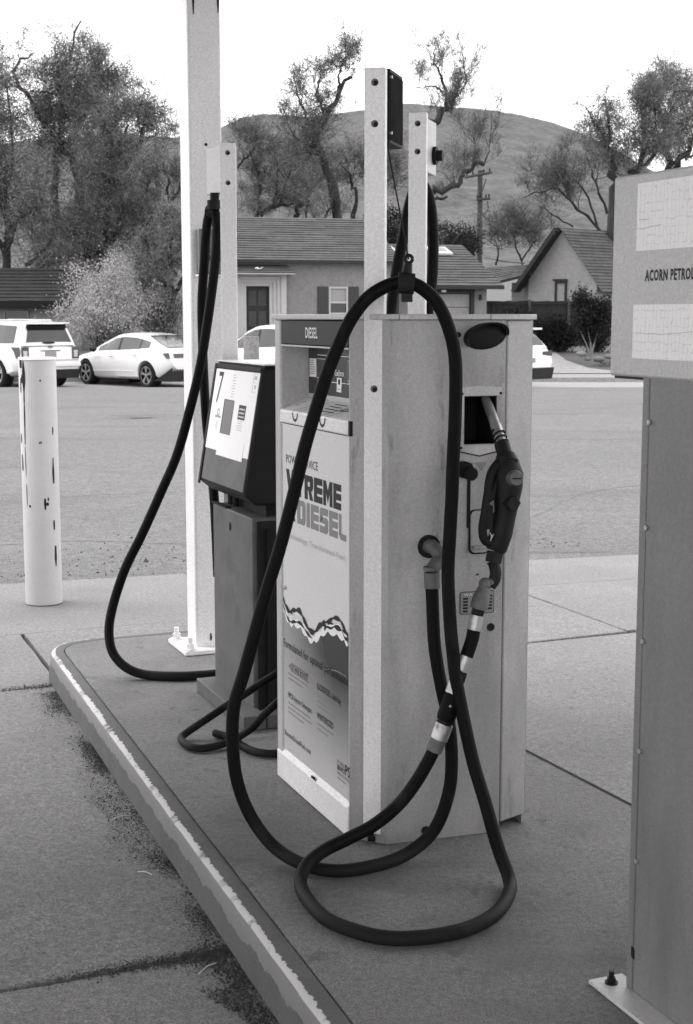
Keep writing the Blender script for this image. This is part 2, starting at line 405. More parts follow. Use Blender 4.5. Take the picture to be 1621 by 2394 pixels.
# ---- pump island: concrete top, painted kerb swept round its edge
LO = Vector((-.054, 3.147, 0)); LD = (Vector((-1.43, 6.782, 0))-LO).normalized()
RO = Vector((.965, 4.679, 0)); RD = (Vector((.685, 5.287, 0))-RO).normalized()
FD = U(0, 1); FP = Vector((-1.12, 7.262, 0))
def meet(p, d, q, e):
    k = d.x*e.y-d.y*e.x; w = q-p; return p+d*((w.x*e.y-w.y*e.x)/k)
cL = meet(LO, LD, FP, FD); cR = meet(RO, RD, FP, FD)
def roundc(c, a, b, r, n=10):                         # fillet of corner c from direction a to direction b
    p0 = c-a*r; p1 = c+b*r
    return [p0.lerp(c, t/n).lerp(c.lerp(p1, t/n), t/n) for t in range(n+1)]
path = [LO-LD*5.2+LD*(.04*i) for i in range(int(((cL-LO).length+5.2-.34)/.04))]+roundc(cL, LD, FD, .3)+roundc(cR, FD, -RD, .2)
nk = len(path); k_ = path[-1]; path += [k_-RD*(.06*i) for i in range(1, 160)]
def side(i):
    a = path[max(i-1, 0)]; b = path[min(i+1, len(path)-1)]; d = (b-a).normalized(); return Vector((-d.y, d.x, 0))
prof = [(-.062, -.03), (-.062, -.001), (-.055, .0005), (-.016, .0), (-.006, -.003), (.001, -.011), (.006, -.024), (.009, -.06), (.012, -.10), (.018, -.16)]
kv = []; kf = []; kuv = []; arc = 0
pl = [0]
for a, b in zip(prof[:-1], prof[1:]): pl.append(pl[-1]+math.hypot(b[0]-a[0], b[1]-a[1]))
for i, p in enumerate(path[:nk]):
    s_ = side(i)
    if i: arc += (p-path[i-1]).length
    for j, (o_, z_) in enumerate(prof):
        w = (mnoise.noise(Vector((arc*7, j*.7, 0)))*.003+mnoise.noise(Vector((arc*25, j*1.3, 4)))*.002) if j > 2 else 0
        kv.append(p+s_*(o_+w)+Z3*(z_+w*.6)); kuv.append((arc, pl[j]))
npf = len(prof)
for i in range(nk-1):
    for j in range(npf-1): kf.append((i*npf+j, (i+1)*npf+j, (i+1)*npf+j+1, i*npf+j+1))
isl_poly = []
for i, p in enumerate(path):
    q = p-side(i)*((.067 if i < nk else 0)+.002*mnoise.noise(Vector((i*.35, 0, 9)))); isl_poly.append((q.x, q.y))
isl_o = obj('pump_island', MB().prism(isl_poly, -.2, 0), 'island_concrete', kind='structure')
mb = MB()                                             # dark filler in the joint along the far edge
for i in range(nk, len(path)-1):
    wa, wb = [.004+.012*max(0, .75+mnoise.noise(Vector((k*.09, 2, 2)))) for k in (i, i+1)]
    a0, a1 = path[i]-side(i)*.001, path[i+1]-side(i+1)*.001
    mb.add([a0+Z3*.002, a1+Z3*.002, a1-side(i+1)*wb+Z3*.002, a0-side(i)*wa+Z3*.002], [(0, 1, 2, 3)])
obj('joint_filler', mb, 'joint_dark', isl_o)
mk = mat('kerb_paint', 0.09, .85, .15, 6, .2, 200, .3, 80)
def k_face(n, l, tc, p):                              # pale old paint on the kerb face with a ragged lower edge
    sp = n.new('ShaderNodeSeparateXYZ'); l.new(tc.outputs['UV'], sp.inputs[0])
    w = mth(n, l, 'MULTIPLY', nz(n, l, tc.outputs['UV'], 5, 7, .7, (1, .25, 1)), .11)
    lo = mth(n, l, 'MULTIPLY', step(n, l, sp.outputs[1], .085, .087), 1)
    e = mth(n, l, 'ADD', sp.outputs[1], w)
    return mth(n, l, 'MULTIPLY', mth(n, l, 'MULTIPLY', lo, mth(n, l, 'MULTIPLY', step(n, l, e, .202, .198), step(n, l, sp.outputs[0], 9.6, 9.5))), .9)
def k_line(n, l, tc, p):                              # chipped white remains along the edge
    sp = n.new('ShaderNodeSeparateXYZ'); l.new(tc.outputs['UV'], sp.inputs[0])
    w = mth(n, l, 'MULTIPLY', nz(n, l, tc.outputs['UV'], 34, 5, .75, (1, .3, 1)), .045)
    w2 = mth(n, l, 'MULTIPLY', nz(n, l, tc.outputs['UV'], 2.3, 3, .6, (1, .1, 1)), .03)
    e = mth(n, l, 'ADD', sp.outputs[1], mth(n, l, 'ADD', w, w2))
    gap = step(n, l, nz(n, l, tc.outputs['UV'], 7, 5, .7, (1, .4, 1)), .36, .46)
    left = step(n, l, sp.outputs[0], 9.6, 9.5)
    return mth(n, l, 'MULTIPLY', left, mth(n, l, 'MULTIPLY', gap, mth(n, l, 'MULTIPLY', step(n, l, e, .1105, .112), step(n, l, sp.outputs[1], .096, .093))))
over(mk, .18, k_face, None); over(mk, .5, k_line, None)
ko = quads('kerb_edge', [tuple(q) for q in kv], kf, 'kerb_paint', isl_o, smooth=True)
ul = ko.data.uv_layers.new(name='uv'); li = np.array([l.vertex_index for l in ko.data.loops]); ul.data.foreach_set('uv', np.array(kuv)[li].astype(np.float32).ravel())
ko['label'] = 'kerb with chipped white paint'
# ---- dirt and straw at the kerb foot, crumbs on the asphalt
def crumbs(name, pts, m, kind='stuff'):
    mb = MB()
    for p, s in pts:
        a = [Vector((rnd.uniform(-1, 1), rnd.uniform(-1, 1), rnd.uniform(0, .7)))*s for _ in range(4)]
        a[3].z = s*.8; a[0] = Vector((s, 0, -.2*s)); a[1] = Vector((-.5*s, .9*s, -.2*s)); a[2] = Vector((-.5*s, -.8*s, -.2*s))
        rz = Matrix.Rotation(rnd.uniform(0, 6.28), 3, 'Z')
        mb.add([p+rz @ (q*rnd.uniform(.7, 1.3)) for q in a], [(0, 1, 3), (1, 2, 3), (2, 0, 3)])
    o = obj(name, mb, m); o['kind'] = kind; return o
P_ = []
for _ in range(60000):
    t = rnd.uniform(-.3, 3.75); w = abs(rnd.gauss(0, .055))*(.6+1.6*max(0, .3+mnoise.noise(Vector((t*1.3, 3, 5))))); q = LO+LD*t; sd = Vector((-LD.y, LD.x, 0))
    dens = .5+.9*mnoise.noise(Vector((t*2.1, 0, 1)))+.6*mnoise.noise(Vector((t*6, w*9, 2)))
    lim = .05+.22*max(0, .5+mnoise.noise(Vector((t*1.7, 0, 7))))
    if w > lim or rnd.random() > dens: continue
    P_.append((q+sd*(.014+w)+Z3*(-.1385), rnd.uniform(.0009, .0036)*(1 if rnd.random() < .96 else 2.2)))
for _ in range(2600):                                 # crumbs caught in the open joint
    u = 3.68+rnd.gauss(0, .02); v = 1.15-abs(rnd.gauss(0, .22)); P_.append((U(u, v, -.138), rnd.uniform(.001, .004)))
for _ in range(900):
    u = 6.79+rnd.gauss(0, .03); v = 1.25-abs(rnd.gauss(0, .2)); P_.append((U(u, v, -.138), rnd.uniform(.001, .004)))
dirt = crumbs('dirt', P_, 'dirt'); dirt['label'] = 'dark crumbs of dirt along the kerb foot'
P_ = []
for _ in range(700):
    q = U(9.6+abs(rnd.gauss(0, 1.0)), rnd.uniform(-1, 6)); P_.append((Vector((q.x, q.y, -.161)), rnd.uniform(.004, .014)*(1 if rnd.random() < .93 else 2.2)))
crumbs('gravel', P_, 'dirt')['label'] = 'loose gravel scattered on the edge of the asphalt'
mb = MB()
for t, w, a, L in ((1.9, .12, .4, .06), (1.35, .1, 2.9, .05), (.62, .14, .9, .07), (.1, .09, 2.2, .05), (2.5, .16, .2, .05), (3.1, .2, 1.2, .06)):
    q = LO+LD*t+Vector((-LD.y, LD.x, 0))*w+Z3*-.134; d = Vector((math.cos(a), math.sin(a), .1))*L
    mb.tube(spline([q, q+d*.5+Z3*.006, q+d]), .0016, 5)
o = obj('straw', mb, 'straw'); o['kind'] = 'stuff'; o['label'] = 'pale dry grass stalks lying in the dirt'

# ---- canopy that roofs the pumps (out of the frame above; it shades the island) and its column
cp = thing('canopy', 'flat forecourt canopy carried by the white column above the pumps', 'canopy', U(2.5, 1.9, 4.3))
mb = MB(); mb.ubox(-1.6, 6.98, -9, 4.2, 3.6, 4.4); obj('roof_slab', mb, 'canopy_paint', cp)

# ---- white square canopy column on its base plate
col = thing('canopy_column', 'tall white square canopy column behind the number 7 pump', 'column', (-.70, 6.93, 0), ISL)
c0 = Vector((-.742, 6.875, 0)); s_ = .163
mb = MB(); mb.box8([c0+Z3*.012, c0+DV*s_+Z3*.012, c0+DV*s_+DU*s_+Z3*.012, c0+DU*s_+Z3*.012, c0+Z3*4.3, c0+DV*s_+Z3*4.3, c0+DV*s_+DU*s_+Z3*4.3, c0+DU*s_+Z3*4.3])
obj('post', mb, 'paint_white', col, bevel=.012)
cc = c0+DV*s_/2+DU*s_/2; h_ = .16
mb = MB(); q = [cc-DV*h_-DU*h_, cc+DV*h_-DU*h_, cc+DV*h_+DU*h_, cc-DV*h_+DU*h_]
mb.box8([p+Z3*.001 for p in q]+[p+Z3*.024 for p in q]); obj('base_plate', mb, 'paint_white', col, bevel=.005)
for i, j in ((-1, -1), (1, -1), (1, 1), (-1, 1)):
    p = cc+DV*(i*.125)+DU*(j*.125); mb = MB()
    mb.tube([p+Z3*.024, p+Z3*.03], .034, 14); mb.tube([p+Z3*.03, p+Z3*.055], .021, 6); mb.tube([p+Z3*.055, p+Z3*.085], .012, 10)
    obj('anchor_bolt', mb, 'paint_white', col, smooth=35)
mb = MB(); mb.disc(c0+DV*.075+Z3*.07, -DU, .005, .003, 8, .02); mb.disc(c0+DV*.083+Z3*2.45, -DU, .007, .004, 10); obj('drain_slot', mb, 'black', col)
mb = MB()                                             # rust runs down both edges at the top
for x, L in ((.03, .05), (.15, .035)): mb.plate([c0+DV*(x-.006)+Z3*3.12, c0+DV*(x+.006)+Z3*3.12, c0+DV*(x+.002)+Z3*(3.09-L), c0+DV*(x-.002)+Z3*(3.09-L)], -DU, .002)
obj('rust_streak', mb, 'brown_enamel', col)
vb = thing('vent_box', 'small grey louvred box fixed to the white column', 'box', c0+DV*.06+Z3*1.85, ISL)
mb = MB(); p = c0+DV*.028-DU*.05
mb.box8([p+Z3*1.845, p+DV*.12+Z3*1.845, p+DV*.12+DU*.048+Z3*1.845, p+DU*.048+Z3*1.845, p+Z3*2.055, p+DV*.12+Z3*2.055, p+DV*.12+DU*.048+Z3*2.055, p+DU*.048+Z3*2.055])
obj('housing', mb, 'pedestal_grey', vb, bevel=.004)
for r_ in range(4):
    for c_ in range(6):
        q = p+DV*(.014+.017*c_)+Z3*(2.035-.034*r_); mb = MB(); mb.plate([q, q+DV*.006, q+DV*.006-Z3*.026, q-Z3*.026], -DU, .002); obj('louvre_slot', mb, 'dark_enamel', vb)
mb = MB(); mb.box8([p-DV*.01-DU*.01+Z3*1.832, p+DV*.13-DU*.01+Z3*1.832, p+DV*.13+DU*.05+Z3*1.832, p-DV*.01+DU*.05+Z3*1.832]+[q+Z3*1.842 for q in (p-DV*.01-DU*.01, p+DV*.13-DU*.01, p+DV*.13+DU*.05, p-DV*.01+DU*.05)])
obj('bracket', mb, 'paint_white', vb, bevel=.002)

# ---- diesel dispenser
pump = thing('fuel_dispenser', 'pale grey diesel dispenser with a large printed poster on its side, in the centre', 'fuel pump', U(4.3, 1.95, 0), ISL)
pA, pB, pC, pD = (4.018, 1.65), (3.921, 1.737), (3.889, 2.121), (3.932, 2.235); UF, VR = 4.70, 2.235
ED = (U(*pC)-U(*pB)).normalized(); EN = Vector((ED.y, -ED.x, 0))
def EP(v, z, off=0):                                  # point on the end panel, pushed out by off
    t = (v-pB[1])/(pC[1]-pB[1]); return U(*pB).lerp(U(*pC), t)+EN*off+Z3*z
def wall(name, a, b, z0, z1, m, par=None, th=.012, **k):
    a = U(*a); b = U(*b); d = (b-a).normalized(); n_ = Vector((d.y, -d.x, 0))
    mb = MB(); mb.box8([a+Z3*z0, b+Z3*z0, b-n_*th+Z3*z0, a-n_*th+Z3*z0, a+Z3*z1, b+Z3*z1, b-n_*th+Z3*z1, a-n_*th+Z3*z1])
    return obj(name, mb, m, par or pump, **k)
# end panel with the nozzle pocket cut out
mb = MB(); vs_ = [1.737, 1.982, 2.090, 2.117]; zs_ = [.002, 1.256, 1.404, 1.635]
for i in range(3):
    for j in range(3):
        if (i, j) == (1, 1): continue
        mb.add([EP(vs_[i], zs_[j]), EP(vs_[i+1], zs_[j]), EP(vs_[i+1], zs_[j+1]), EP(vs_[i], zs_[j+1])], [(0, 1, 2, 3)])
for a, b in (((1.982, 1.256), (2.09, 1.256)), ((2.09, 1.256), (2.09, 1.404)), ((2.09, 1.404), (1.982, 1.404)), ((1.982, 1.404), (1.982, 1.256))):
    mb.add([EP(a[0], a[1]), EP(b[0], b[1]), EP(b[0], b[1], -.008), EP(a[0], a[1], -.008)], [(0, 1, 2, 3)])
obj('end_panel', mb, 'panel_grey', pump)
mb = MB()
for a, b in (((1.980, 1.254), (2.092, 1.254)), ((2.092, 1.254), (2.092, 1.406)), ((2.092, 1.406), (1.980, 1.406)), ((1.980, 1.406), (1.980, 1.254))):
    mb.add([EP(a[0], a[1], -.008), EP(b[0], b[1], -.008), EP(b[0], b[1], -.17), EP(a[0], a[1], -.17)], [(0, 1, 2, 3)])
mb.add([EP(1.98, 1.254, -.17), EP(2.092, 1.254, -.17), EP(2.092, 1.406, -.17), EP(1.98, 1.406, -.17)], [(0, 1, 2, 3)])
obj('nozzle_pocket', mb, 'brown_enamel', pump)
wall('corner_panel', pA, pB, .002, 1.635, 'panel_grey'); wall('corner_panel', (pC[0]+.0015, pC[1]+.002), pD, .03, 1.635, 'panel_grey', bevel=.006)
wall('side_panel', pD, (UF, VR), .002, 1.635, 'panel_grey'); wall('back_panel', (UF, VR), (UF, 1.65), .002, 1.635, 'panel_grey')
wall('panel_seam', (pC[0]+.008, pC[1]-.004), (pC[0]+.006, pC[1]+.004), .03, 1.0, 'black', th=.004)
# long side facing the forecourt
mb = MB(); mb.ubox(4.640, UF-.004, 1.647, 1.76, .002, 1.635); obj('frame_stile', mb, 'paint_grey', pump, bevel=.008)
mb = MB(); mb.ubox(4.019, 4.030, 1.652, 1.70, .002, 1.635); obj('frame_stile', mb, 'paint_grey', pump, bevel=.003)
mb = MB(); mb.ubox(4.028, 4.638, 1.650, 1.76, 1.553, 1.634); obj('header_panel', mb, 'dark_enamel', pump, bevel=.003)
mb = MB(); mb.ubox(4.028, 4.638, 1.6485, 1.662, 1.546, 1.5515); obj('header_trim', mb, 'paint_grey', pump)
disp = MB(); disp.ubox(4.028, 4.640, 1.752, 1.77, 1.384, 1.546); disp = obj('display_panel', disp, 'display_black', pump)
mb = MB(); mb.ubox(4.028, 4.639, 1.748, 1.77, 1.362, 1.3835); obj('display_sill', mb, 'paint_grey', pump)
mb = MB()                                             # sloping hook shelf with a vertical lip
q = [(1.748, 1.370), (1.646, 1.328), (1.644, 1.284), (1.748, 1.284)]
mb.add([U(4.646, v, z) for v, z in q]+[U(4.024, v, z) for v, z in q], [(0, 1, 2, 3), (7, 6, 5, 4)]+[(i, 4+i, 4+(i+1) % 4, (i+1) % 4) for i in range(4)])
obj('hook_shelf', mb, 'paint_white', pump, bevel=.006)
mb = MB(); mb.ubox(4.010, 4.024, 1.648, 1.70, 1.283, 1.329); obj('shelf_gap', mb, 'black', pump)
mb = MB(); mb.ubox(4.031, 4.638, 1.653, 1.67, .118, 1.2805); door = obj('lower_door', mb, 'poster', pump)
mb = MB(); mb.ubox(4.031, 4.639, 1.656, 1.67, 1.2806, 1.2838); obj('door_gap', mb, 'black', pump)
mb = MB(); mb.ubox(4.020, 4.692, 1.644, 1.70, .003, .100); obj('kick_plate', mb, 'paint_white', pump, bevel=.004)
mb = MB(); mb.add([U(u, v, z) for u in (4.020, 4.69) for v, z in ((1.644, .1003), (1.656, .1165), (1.70, .1165), (1.70, .1003))], [(0, 1, 2, 3), (7, 6, 5, 4), (0, 4, 5, 1), (1, 5, 6, 2), (2, 6, 7, 3), (3, 7, 4, 0)]); obj('kick_ledge', mb, 'paint_white', pump)
mb = MB(); mb.plate([U(4.34, 1.6435, .103), U(4.30, 1.6435, .103), U(4.31, 1.6435, .113), U(4.335, 1.6435, .112)], -DV, .003); obj('pull_notch', mb, 'black', pump)
mb = MB(); o_ = .011
cap = [(pA[0]-.004, pA[1]-o_), (pB[0]-o_, pB[1]-.006), (pC[0]-o_, pC[1]+.002), (pD[0]-.010, pD[1]+.008), (UF+o_, VR+o_), (UF+o_, 1.65-o_)]
mb.prism([tuple(U(*p)[:2]) for p in cap], 1.6365, 1.6535); obj('top_cap', mb, 'paint_grey', pump, bevel=.003)
for v in (1.765, 2.06):
    mb = MB(); mb.plate([EP(v, 1.637, .0115), EP(v+.0012, 1.637, .0115), EP(v+.0012, 1.653, .0115), EP(v, 1.653, .0115)], EN, .0012); obj('cap_seam', mb, 'joint_dark', pump)
# lettering and print on the long side: reading direction is -u
XD = -DU
def FT(name, s, u, z, h, w, m, v=1.653, par=None, **k): return text(name, s, U(u, v, z), XD, Z3, h, w, m, par or pump, **k)
def strip_f(mb, u0, u1, z0, z1, v, t=.0008): mb.plate([U(u0, v, z0), U(u1, v, z0), U(u1, v, z1), U(u0, v, z1)], -DV, t)
FT('lettering', 'DIESEL', 4.398, 1.577, .0335, .110, 'label_white', 1.650, bold=.012)
FT('lettering', 'Gallons', 4.395, 1.452, .019, .083, 'label_white', 1.752, bold=.012)
def window(u0, u1, z0, z1):
    mb = MB(); strip_f(mb, u0, u1, z0, z1, 1.752, .002); fr = obj('display_window', mb, 'ink_pale', pump)
    mb = MB(); strip_f(mb, u0-.004, u1+.004, z0+.003, z1-.003, 1.7499, .001); obj('lens', mb, 'lens_grey', fr)
window(4.556, 4.415, 1.437, 1.505); window(4.278, 4.06, 1.437, 1.505)
mb = MB()
for u0, u1, z in ((4.556, 4.425, 1.5155), (4.365, 4.03, 1.5155), (4.556, 4.30, 1.428), (4.29, 4.03, 1.428)): strip_f(mb, u0, u1, z, z+.0022, 1.752)
obj('display_rule', mb, 'label_white', pump)
mb = MB(); strip_f(mb, 4.630, 4.566, 1.440, 1.503, 1.752); nt_ = obj('notice_sticker', mb, 'label_white', pump)
mb = MB()
for i in range(7): strip_f(mb, 4.624, 4.574+rnd.uniform(0, .02), 1.495-.0075*i, 1.4975-.0075*i, 1.7511, .0005)
obj('small_print', mb, 'ink_grey', nt_)
mb = MB(); mb.plate([U(4.372, 1.7515, 1.446), U(4.332, 1.7515, 1.446), U(4.336, 1.7515, 1.398), U(4.376, 1.7515, 1.400)], -DV, .001); tg = obj('price_tag', mb, 'label_white', pump)
mb = MB(); strip_f(mb, 4.361, 4.345, 1.424, 1.441, 1.7503, .0005); strip_f(mb, 4.366, 4.345, 1.408, 1.410, 1.7503, .0005); obj('small_print', mb, 'ink', tg)
# hook shelf print: two hook outlines running down the slope and over the lip, and a small instruction block
SN = (U(0, 1.646, 1.328)-U(0, 1.748, 1.370)); SN = Vector((0, 0, 1))-0*SN
def SH(u, t, off=.0):                                 # t = 0 at the lip, 1 at the back of the slope; t < 0 runs down the lip
    if t >= 0: return U(u, 1.646+.102*t-.38*off, 1.328+.042*t+.92*off)
    return U(u, 1.646-off-.0005, 1.328+t*.044)
def shelf_line(mb, pts, w):
    for a, b in zip(pts[:-1], pts[1:]):
        k = 6
        for i in range(k):
            A1 = (a[0]+(b[0]-a[0])*i/k, a[1]+(b[1]-a[1])*i/k); B1 = (a[0]+(b[0]-a[0])*(i+1.05)/k, a[1]+(b[1]-a[1])*(i+1.05)/k)
            d = Vector((B1[0]-A1[0], (B1[1]-A1[1])*.1)); nn = Vector((-d.y, d.x)).normalized()*w
            P4 = [SH(A1[0]+nn.x, A1[1]+nn.y*10, .001), SH(B1[0]+nn.x, B1[1]+nn.y*10, .001), SH(B1[0]-nn.x, B1[1]-nn.y*10, .001), SH(A1[0]-nn.x, A1[1]-nn.y*10, .001)]
            mb.add(P4, [(0, 1, 2, 3)])
mb = MB()
for u_ in (4.515, 4.262):
    shelf_line(mb, [(u_-.085, .80), (u_, .02)], .0016); shelf_line(mb, [(u_-.125, .80), (u_-.052, .02)], .0016)
    for k in range(12):
        a0 = math.pi*k/12; a1 = math.pi*(k+1)/12; ra, rb = .026, .019
        def hk(a, r, rz): return SH(u_-.026+math.cos(a)*r, -.05-math.sin(a)*rz, .001)
        mb.add([hk(a0, .028, .72), hk(a1, .028, .72), hk(a1, .020, .50), hk(a0, .020, .50)], [(0, 1, 2, 3)])
    if u_ < 4.4: shelf_line(mb, [(u_-.125, .80), (u_-.055, .45), (u_-.12, .50)], .0022)
obj('hook_print', mb, 'ink', pump)
mb = MB()
for k, (a, b) in enumerate(((4.34, 4.215), (4.335, 4.225), (4.33, 4.23), (4.325, 4.22))): shelf_line(mb, [(a, .30+.16*k), (b, .30+.16*k)], .0022)
shelf_line(mb, [(4.60, .40), (4.575, .42)], .001); shelf_line(mb, [(4.585, .66), (4.565, .66)], .001)
obj('small_print', mb, 'ink', pump)
# poster
FT('lettering', 'POWER SERVICE', 4.600, 1.148, .028, .304, 'ink', bold=.0)
BL = {                                                # heavy slab letters on a unit square, drawn as convex pieces
 'E': [[(0, 0), (.36, 0), (.36, 1), (0, 1)], [(.36, 0), (1, 0), (1, .27), (.36, .27)], [(.36, .37), (1, .37), (1, .63), (.36, .63)], [(.36, .73), (1, .73), (1, 1), (.36, 1)]],
 'R': [[(0, 0), (.36, 0), (.36, 1), (0, 1)], [(.36, .74), (.86, .74), (.86, 1), (.36, 1)], [(.86, .74), (1, .86), (.95, .96), (.86, 1)], [(.62, .52), (1, .55), (1, .86), (.86, .74), (.62, .74)], [(.36, .38), (.88, .38), (1, .55), (.36, .55)], [(.46, .38), (.76, .38), (1, 0), (.62, 0)]],
 'M': [[(0, 0), (.3, 0), (.3, 1), (0, 1)], [(.7, 0), (1, 0), (1, 1), (.7, 1)], [(.3, 1), (.3, .55), (.5, .12), (.5, .6)], [(.7, 1), (.5, .6), (.5, .12), (.7, .55)]],
 'T': [[(0, .74), (1, .74), (1, 1), (0, 1)], [(.31, 0), (.69, 0), (.69, .74), (.31, .74)]],
 'D': [[(0, 0), (.36, 0), (.36, 1), (0, 1)], [(.36, .76), (.8, .76), (.8, 1), (.36, 1)], [(.36, 0), (.8, 0), (.8, .24), (.36, .24)], [(.62, .24), (1, .24), (1, .76), (.62, .76)], [(.8, .76), (1, .76), (.95, .93), (.8, 1)], [(.8, 0), (.95, .07), (1, .24), (.8, .24)]],
 'I': [[(0, 0), (1, 0), (1, 1), (0, 1)]],
 'S': [[(0, .72), (1, .72), (1, 1), (.14, 1), (0, .88)], [(0, .38), (.36, .48), (.36, .72), (0, .72)], [(0, .40), (1, .37), (1, .54), (.86, .63), (.1, .63)], [(.64, .26), (1, .26), (1, .40), (.64, .40)], [(0, 0), (.86, 0), (1, .12), (1, .28), (0, .28)]],
 'L': [[(0, .22), (.4, .22), (.4, 1), (0, 1)], [(0, .22), (.25, .03), (.5, 0), (1.2, 0), (1.2, .24), (.0, .26)]],
 'X': [[(0, 1), (.34, 1), (1, 0), (.66, 0)], [(.66, 1), (1, 1), (.34, 0), (0, 0)]]}
def block(s, us, z0, z1, m):
    mb = MB()
    for ch, (u0, u1) in zip(s, us):
        for pc in BL[ch]: mb.plate([U(u0+(u1-u0)*x, 1.653, z0+(z1-z0)*y) for x, y in pc], -DV, .0008)
    obj('block_lettering', mb, m, pump)
block('X', [(4.602, 4.512)], .952, 1.126, 'ink'); block('T', [(4.512, 4.428)], 1.043, 1.124, 'ink')
block('REME', [(4.420, 4.340), (4.332, 4.256), (4.248, 4.168), (4.160, 4.094)], 1.043, 1.124, 'ink')
block('DIESEL', [(4.492, 4.412), (4.402, 4.372), (4.362, 4.290), (4.280, 4.206), (4.196, 4.122), (4.112, 4.062)], .950, 1.032, 'ink_grey')
FT('lettering', 'Technology. Transformed Fuel.', 4.600, .888, .020, .545, 'ink_pale')
mb = MB(); mb.ball(U(4.612, 1.650, .705), .007, 10); obj('door_lock', mb, 'steel', pump, smooth=40)
# lower print: a dark wash that pales towards the middle, under a splash of liquid drawn in black and white
mp = mat('poster_wash', 0.5, .4, .03, 4, .08, 350)
def k_dark(n, l, tc, p):                              # printed: dark along the wave and right edge, pale in the middle
    sp = n.new('ShaderNodeSeparateXYZ'); l.new(tc.outputs['UV'], sp.inputs[0])
    d = mth(n, l, 'SUBTRACT', 1, mth(n, l, 'MULTIPLY', mth(n, l, 'SUBTRACT', .56, sp.outputs[1]), 2.4), True)
    r = step(n, l, sp.outputs[0], .04, .48)
    e = mth(n, l, 'MULTIPLY', d, mth(n, l, 'ADD', .42, mth(n, l, 'MULTIPLY', r, .75)))
    e2 = mth(n, l, 'MULTIPLY', step(n, l, sp.outputs[0], .35, .62), step(n, l, sp.outputs[1], .18, .5))
    return mth(n, l, 'MAXIMUM', e, mth(n, l, 'MULTIPLY', e2, .75), True)
over(mp, .010, k_dark, None)
top = [(4.637, .625), (4.60, .600), (4.565, .590), (4.525, .595), (4.47, .597), (4.42, .585), (4.37, .572), (4.32, .583), (4.27, .610), (4.22, .632), (4.16, .640), (4.10, .642), (4.06, .635), (4.033, .628)]
def zt(u): return float(np.interp(-u, [-p[0] for p in top], [p[1] for p in top]))
us_ = np.linspace(4.637, 4.032, 60); V = []; UVs = []
for u in us_:
    for t in np.linspace(0, 1, 8): z = .121+(zt(u)-.121)*t; V.append(tuple(U(u, 1.6524, z))); UVs.append((4.637-u, z))
F = [(i*8+k, (i+1)*8+k, (i+1)*8+k+1, i*8+k+1) for i in range(59) for k in range(7)]
po = quads('poster_print', V, F, 'poster_wash', pump)
ul = po.data.uv_layers.new(name='uv'); li = np.array([l.vertex_index for l in po.data.loops]); ul.data.foreach_set('uv', np.array(UVs)[li].astype(np.float32).ravel())
def wave(pts, w0, m, v):
    c = spline([U(u, v, z) for u, z in pts], 8); mb = MB(); n = len(c)
    for i in range(n-1):
        wa, wb = [w0*(.35+1.0*abs(math.sin(i_*.31+w0*900))) for i_ in (i, i+1)]
        mb.add([c[i]-Z3*wa, c[i+1]-Z3*wb, c[i+1]+Z3*wb, c[i]+Z3*wa], [(0, 1, 2, 3)])
    return obj('splash_print', mb, m, pump)
wave([(p[0], p[1]+.004) for p in top], .013, 'label_white', 1.6519)
wave([(4.635, .640), (4.60, .606), (4.565, .594), (4.52, .602), (4.46, .608), (4.40, .588), (4.35, .580)], 0.0048, 'ink', 1.6515)
wave([(4.636, .660), (4.61, .640), (4.57, .628), (4.52, .642), (4.47, .650), (4.43, .628), (4.38, .604), (4.33, .606), (4.28, .640), (4.24, .655)], 0.0083, 'ink', 1.6513)
wave([(4.30, .618), (4.25, .652), (4.20, .668), (4.15, .690), (4.10, .690), (4.06, .668), (4.034, .654)], 0.0063, 'ink', 1.6512)
wave([(4.24, .640), (4.19, .655), (4.14, .664), (4.09, .664), (4.05, .645), (4.034, .640)], 0.0090, 'ink', 1.6511)
wave([(4.22, .652), (4.17, .660), (4.11, .676), (4.07, .655), (4.04, .650)], .0028, 'label_white', 1.6509)
wave([(4.54, .630), (4.48, .634), (4.43, .612), (4.39, .598)], .003, 'label_white', 1.6509)
wave([(4.635, .652), (4.61, .630), (4.57, .612), (4.53, .618)], .003, 'label_white', 1.6509)
FT('lettering', 'Formulated for optimal performance', 4.634, .492, .030, .600, 'ink', 1.6522, bold=.006)
FT('lettering', '+CETANE BOOST', 4.582, .424, .019, .19, 'ink', 1.6522, bold=.006)
mb = MB()
for a, b, c, d in ((4.560, 4.385, .4465, .4480), (4.560, 4.385, .419, .4205)): strip_f(mb, a, b, c, d, 1.6522)
obj('lettering_box', mb, 'ink', pump)
FT('lettering', 'SLICKDIESEL Lubricity', 4.308, .418, .021, .215, 'ink', 1.6522, bold=.012)
FT('lettering', 'HPCR Injector Detergent', 4.592, .318, .020, .232, 'ink', 1.6522, bold=.008)
FT('lettering', 'WINTERIZED', 4.308, .318, .021, .148, 'ink', 1.6522, bold=.015)
FT('lettering', 'XtremeDieselFuel.com', 4.632, .172, .020, .262, 'ink', 1.6522, bold=.002)
FT('lettering', 'POWER', 4.128, .215, .014, .064, 'ink_grey', 1.6522, bold=.02)
FT('lettering', 'SERVICE', 4.128, .197, .015, .066, 'ink', 1.6522, bold=.02)
FT('lettering', 'PS', 4.058, .197, .034, .040, 'ink', 1.6522, bold=.02)
FT('lettering', 'FUEL ADDITIVES', 4.128, .180, .011, .108, 'ink_grey', 1.6522, bold=.02)
mb = MB()
for u0, z0, rows, w in ((4.588, .402, 2, .19), (4.308, .392, 3, .2), (4.592, .296, 3, .22), (4.308, .296, 2, .13), (4.128, .166, 1, .1)):
    for i in range(rows):
        u = u0
        while u > u0-w*(1 if i < rows-1 else .7):
            d = rnd.uniform(.008, .026); strip_f(mb, u, u-d, z0-.017*i, z0-.017*i+.0055, 1.6522, .0004); u -= d+.004
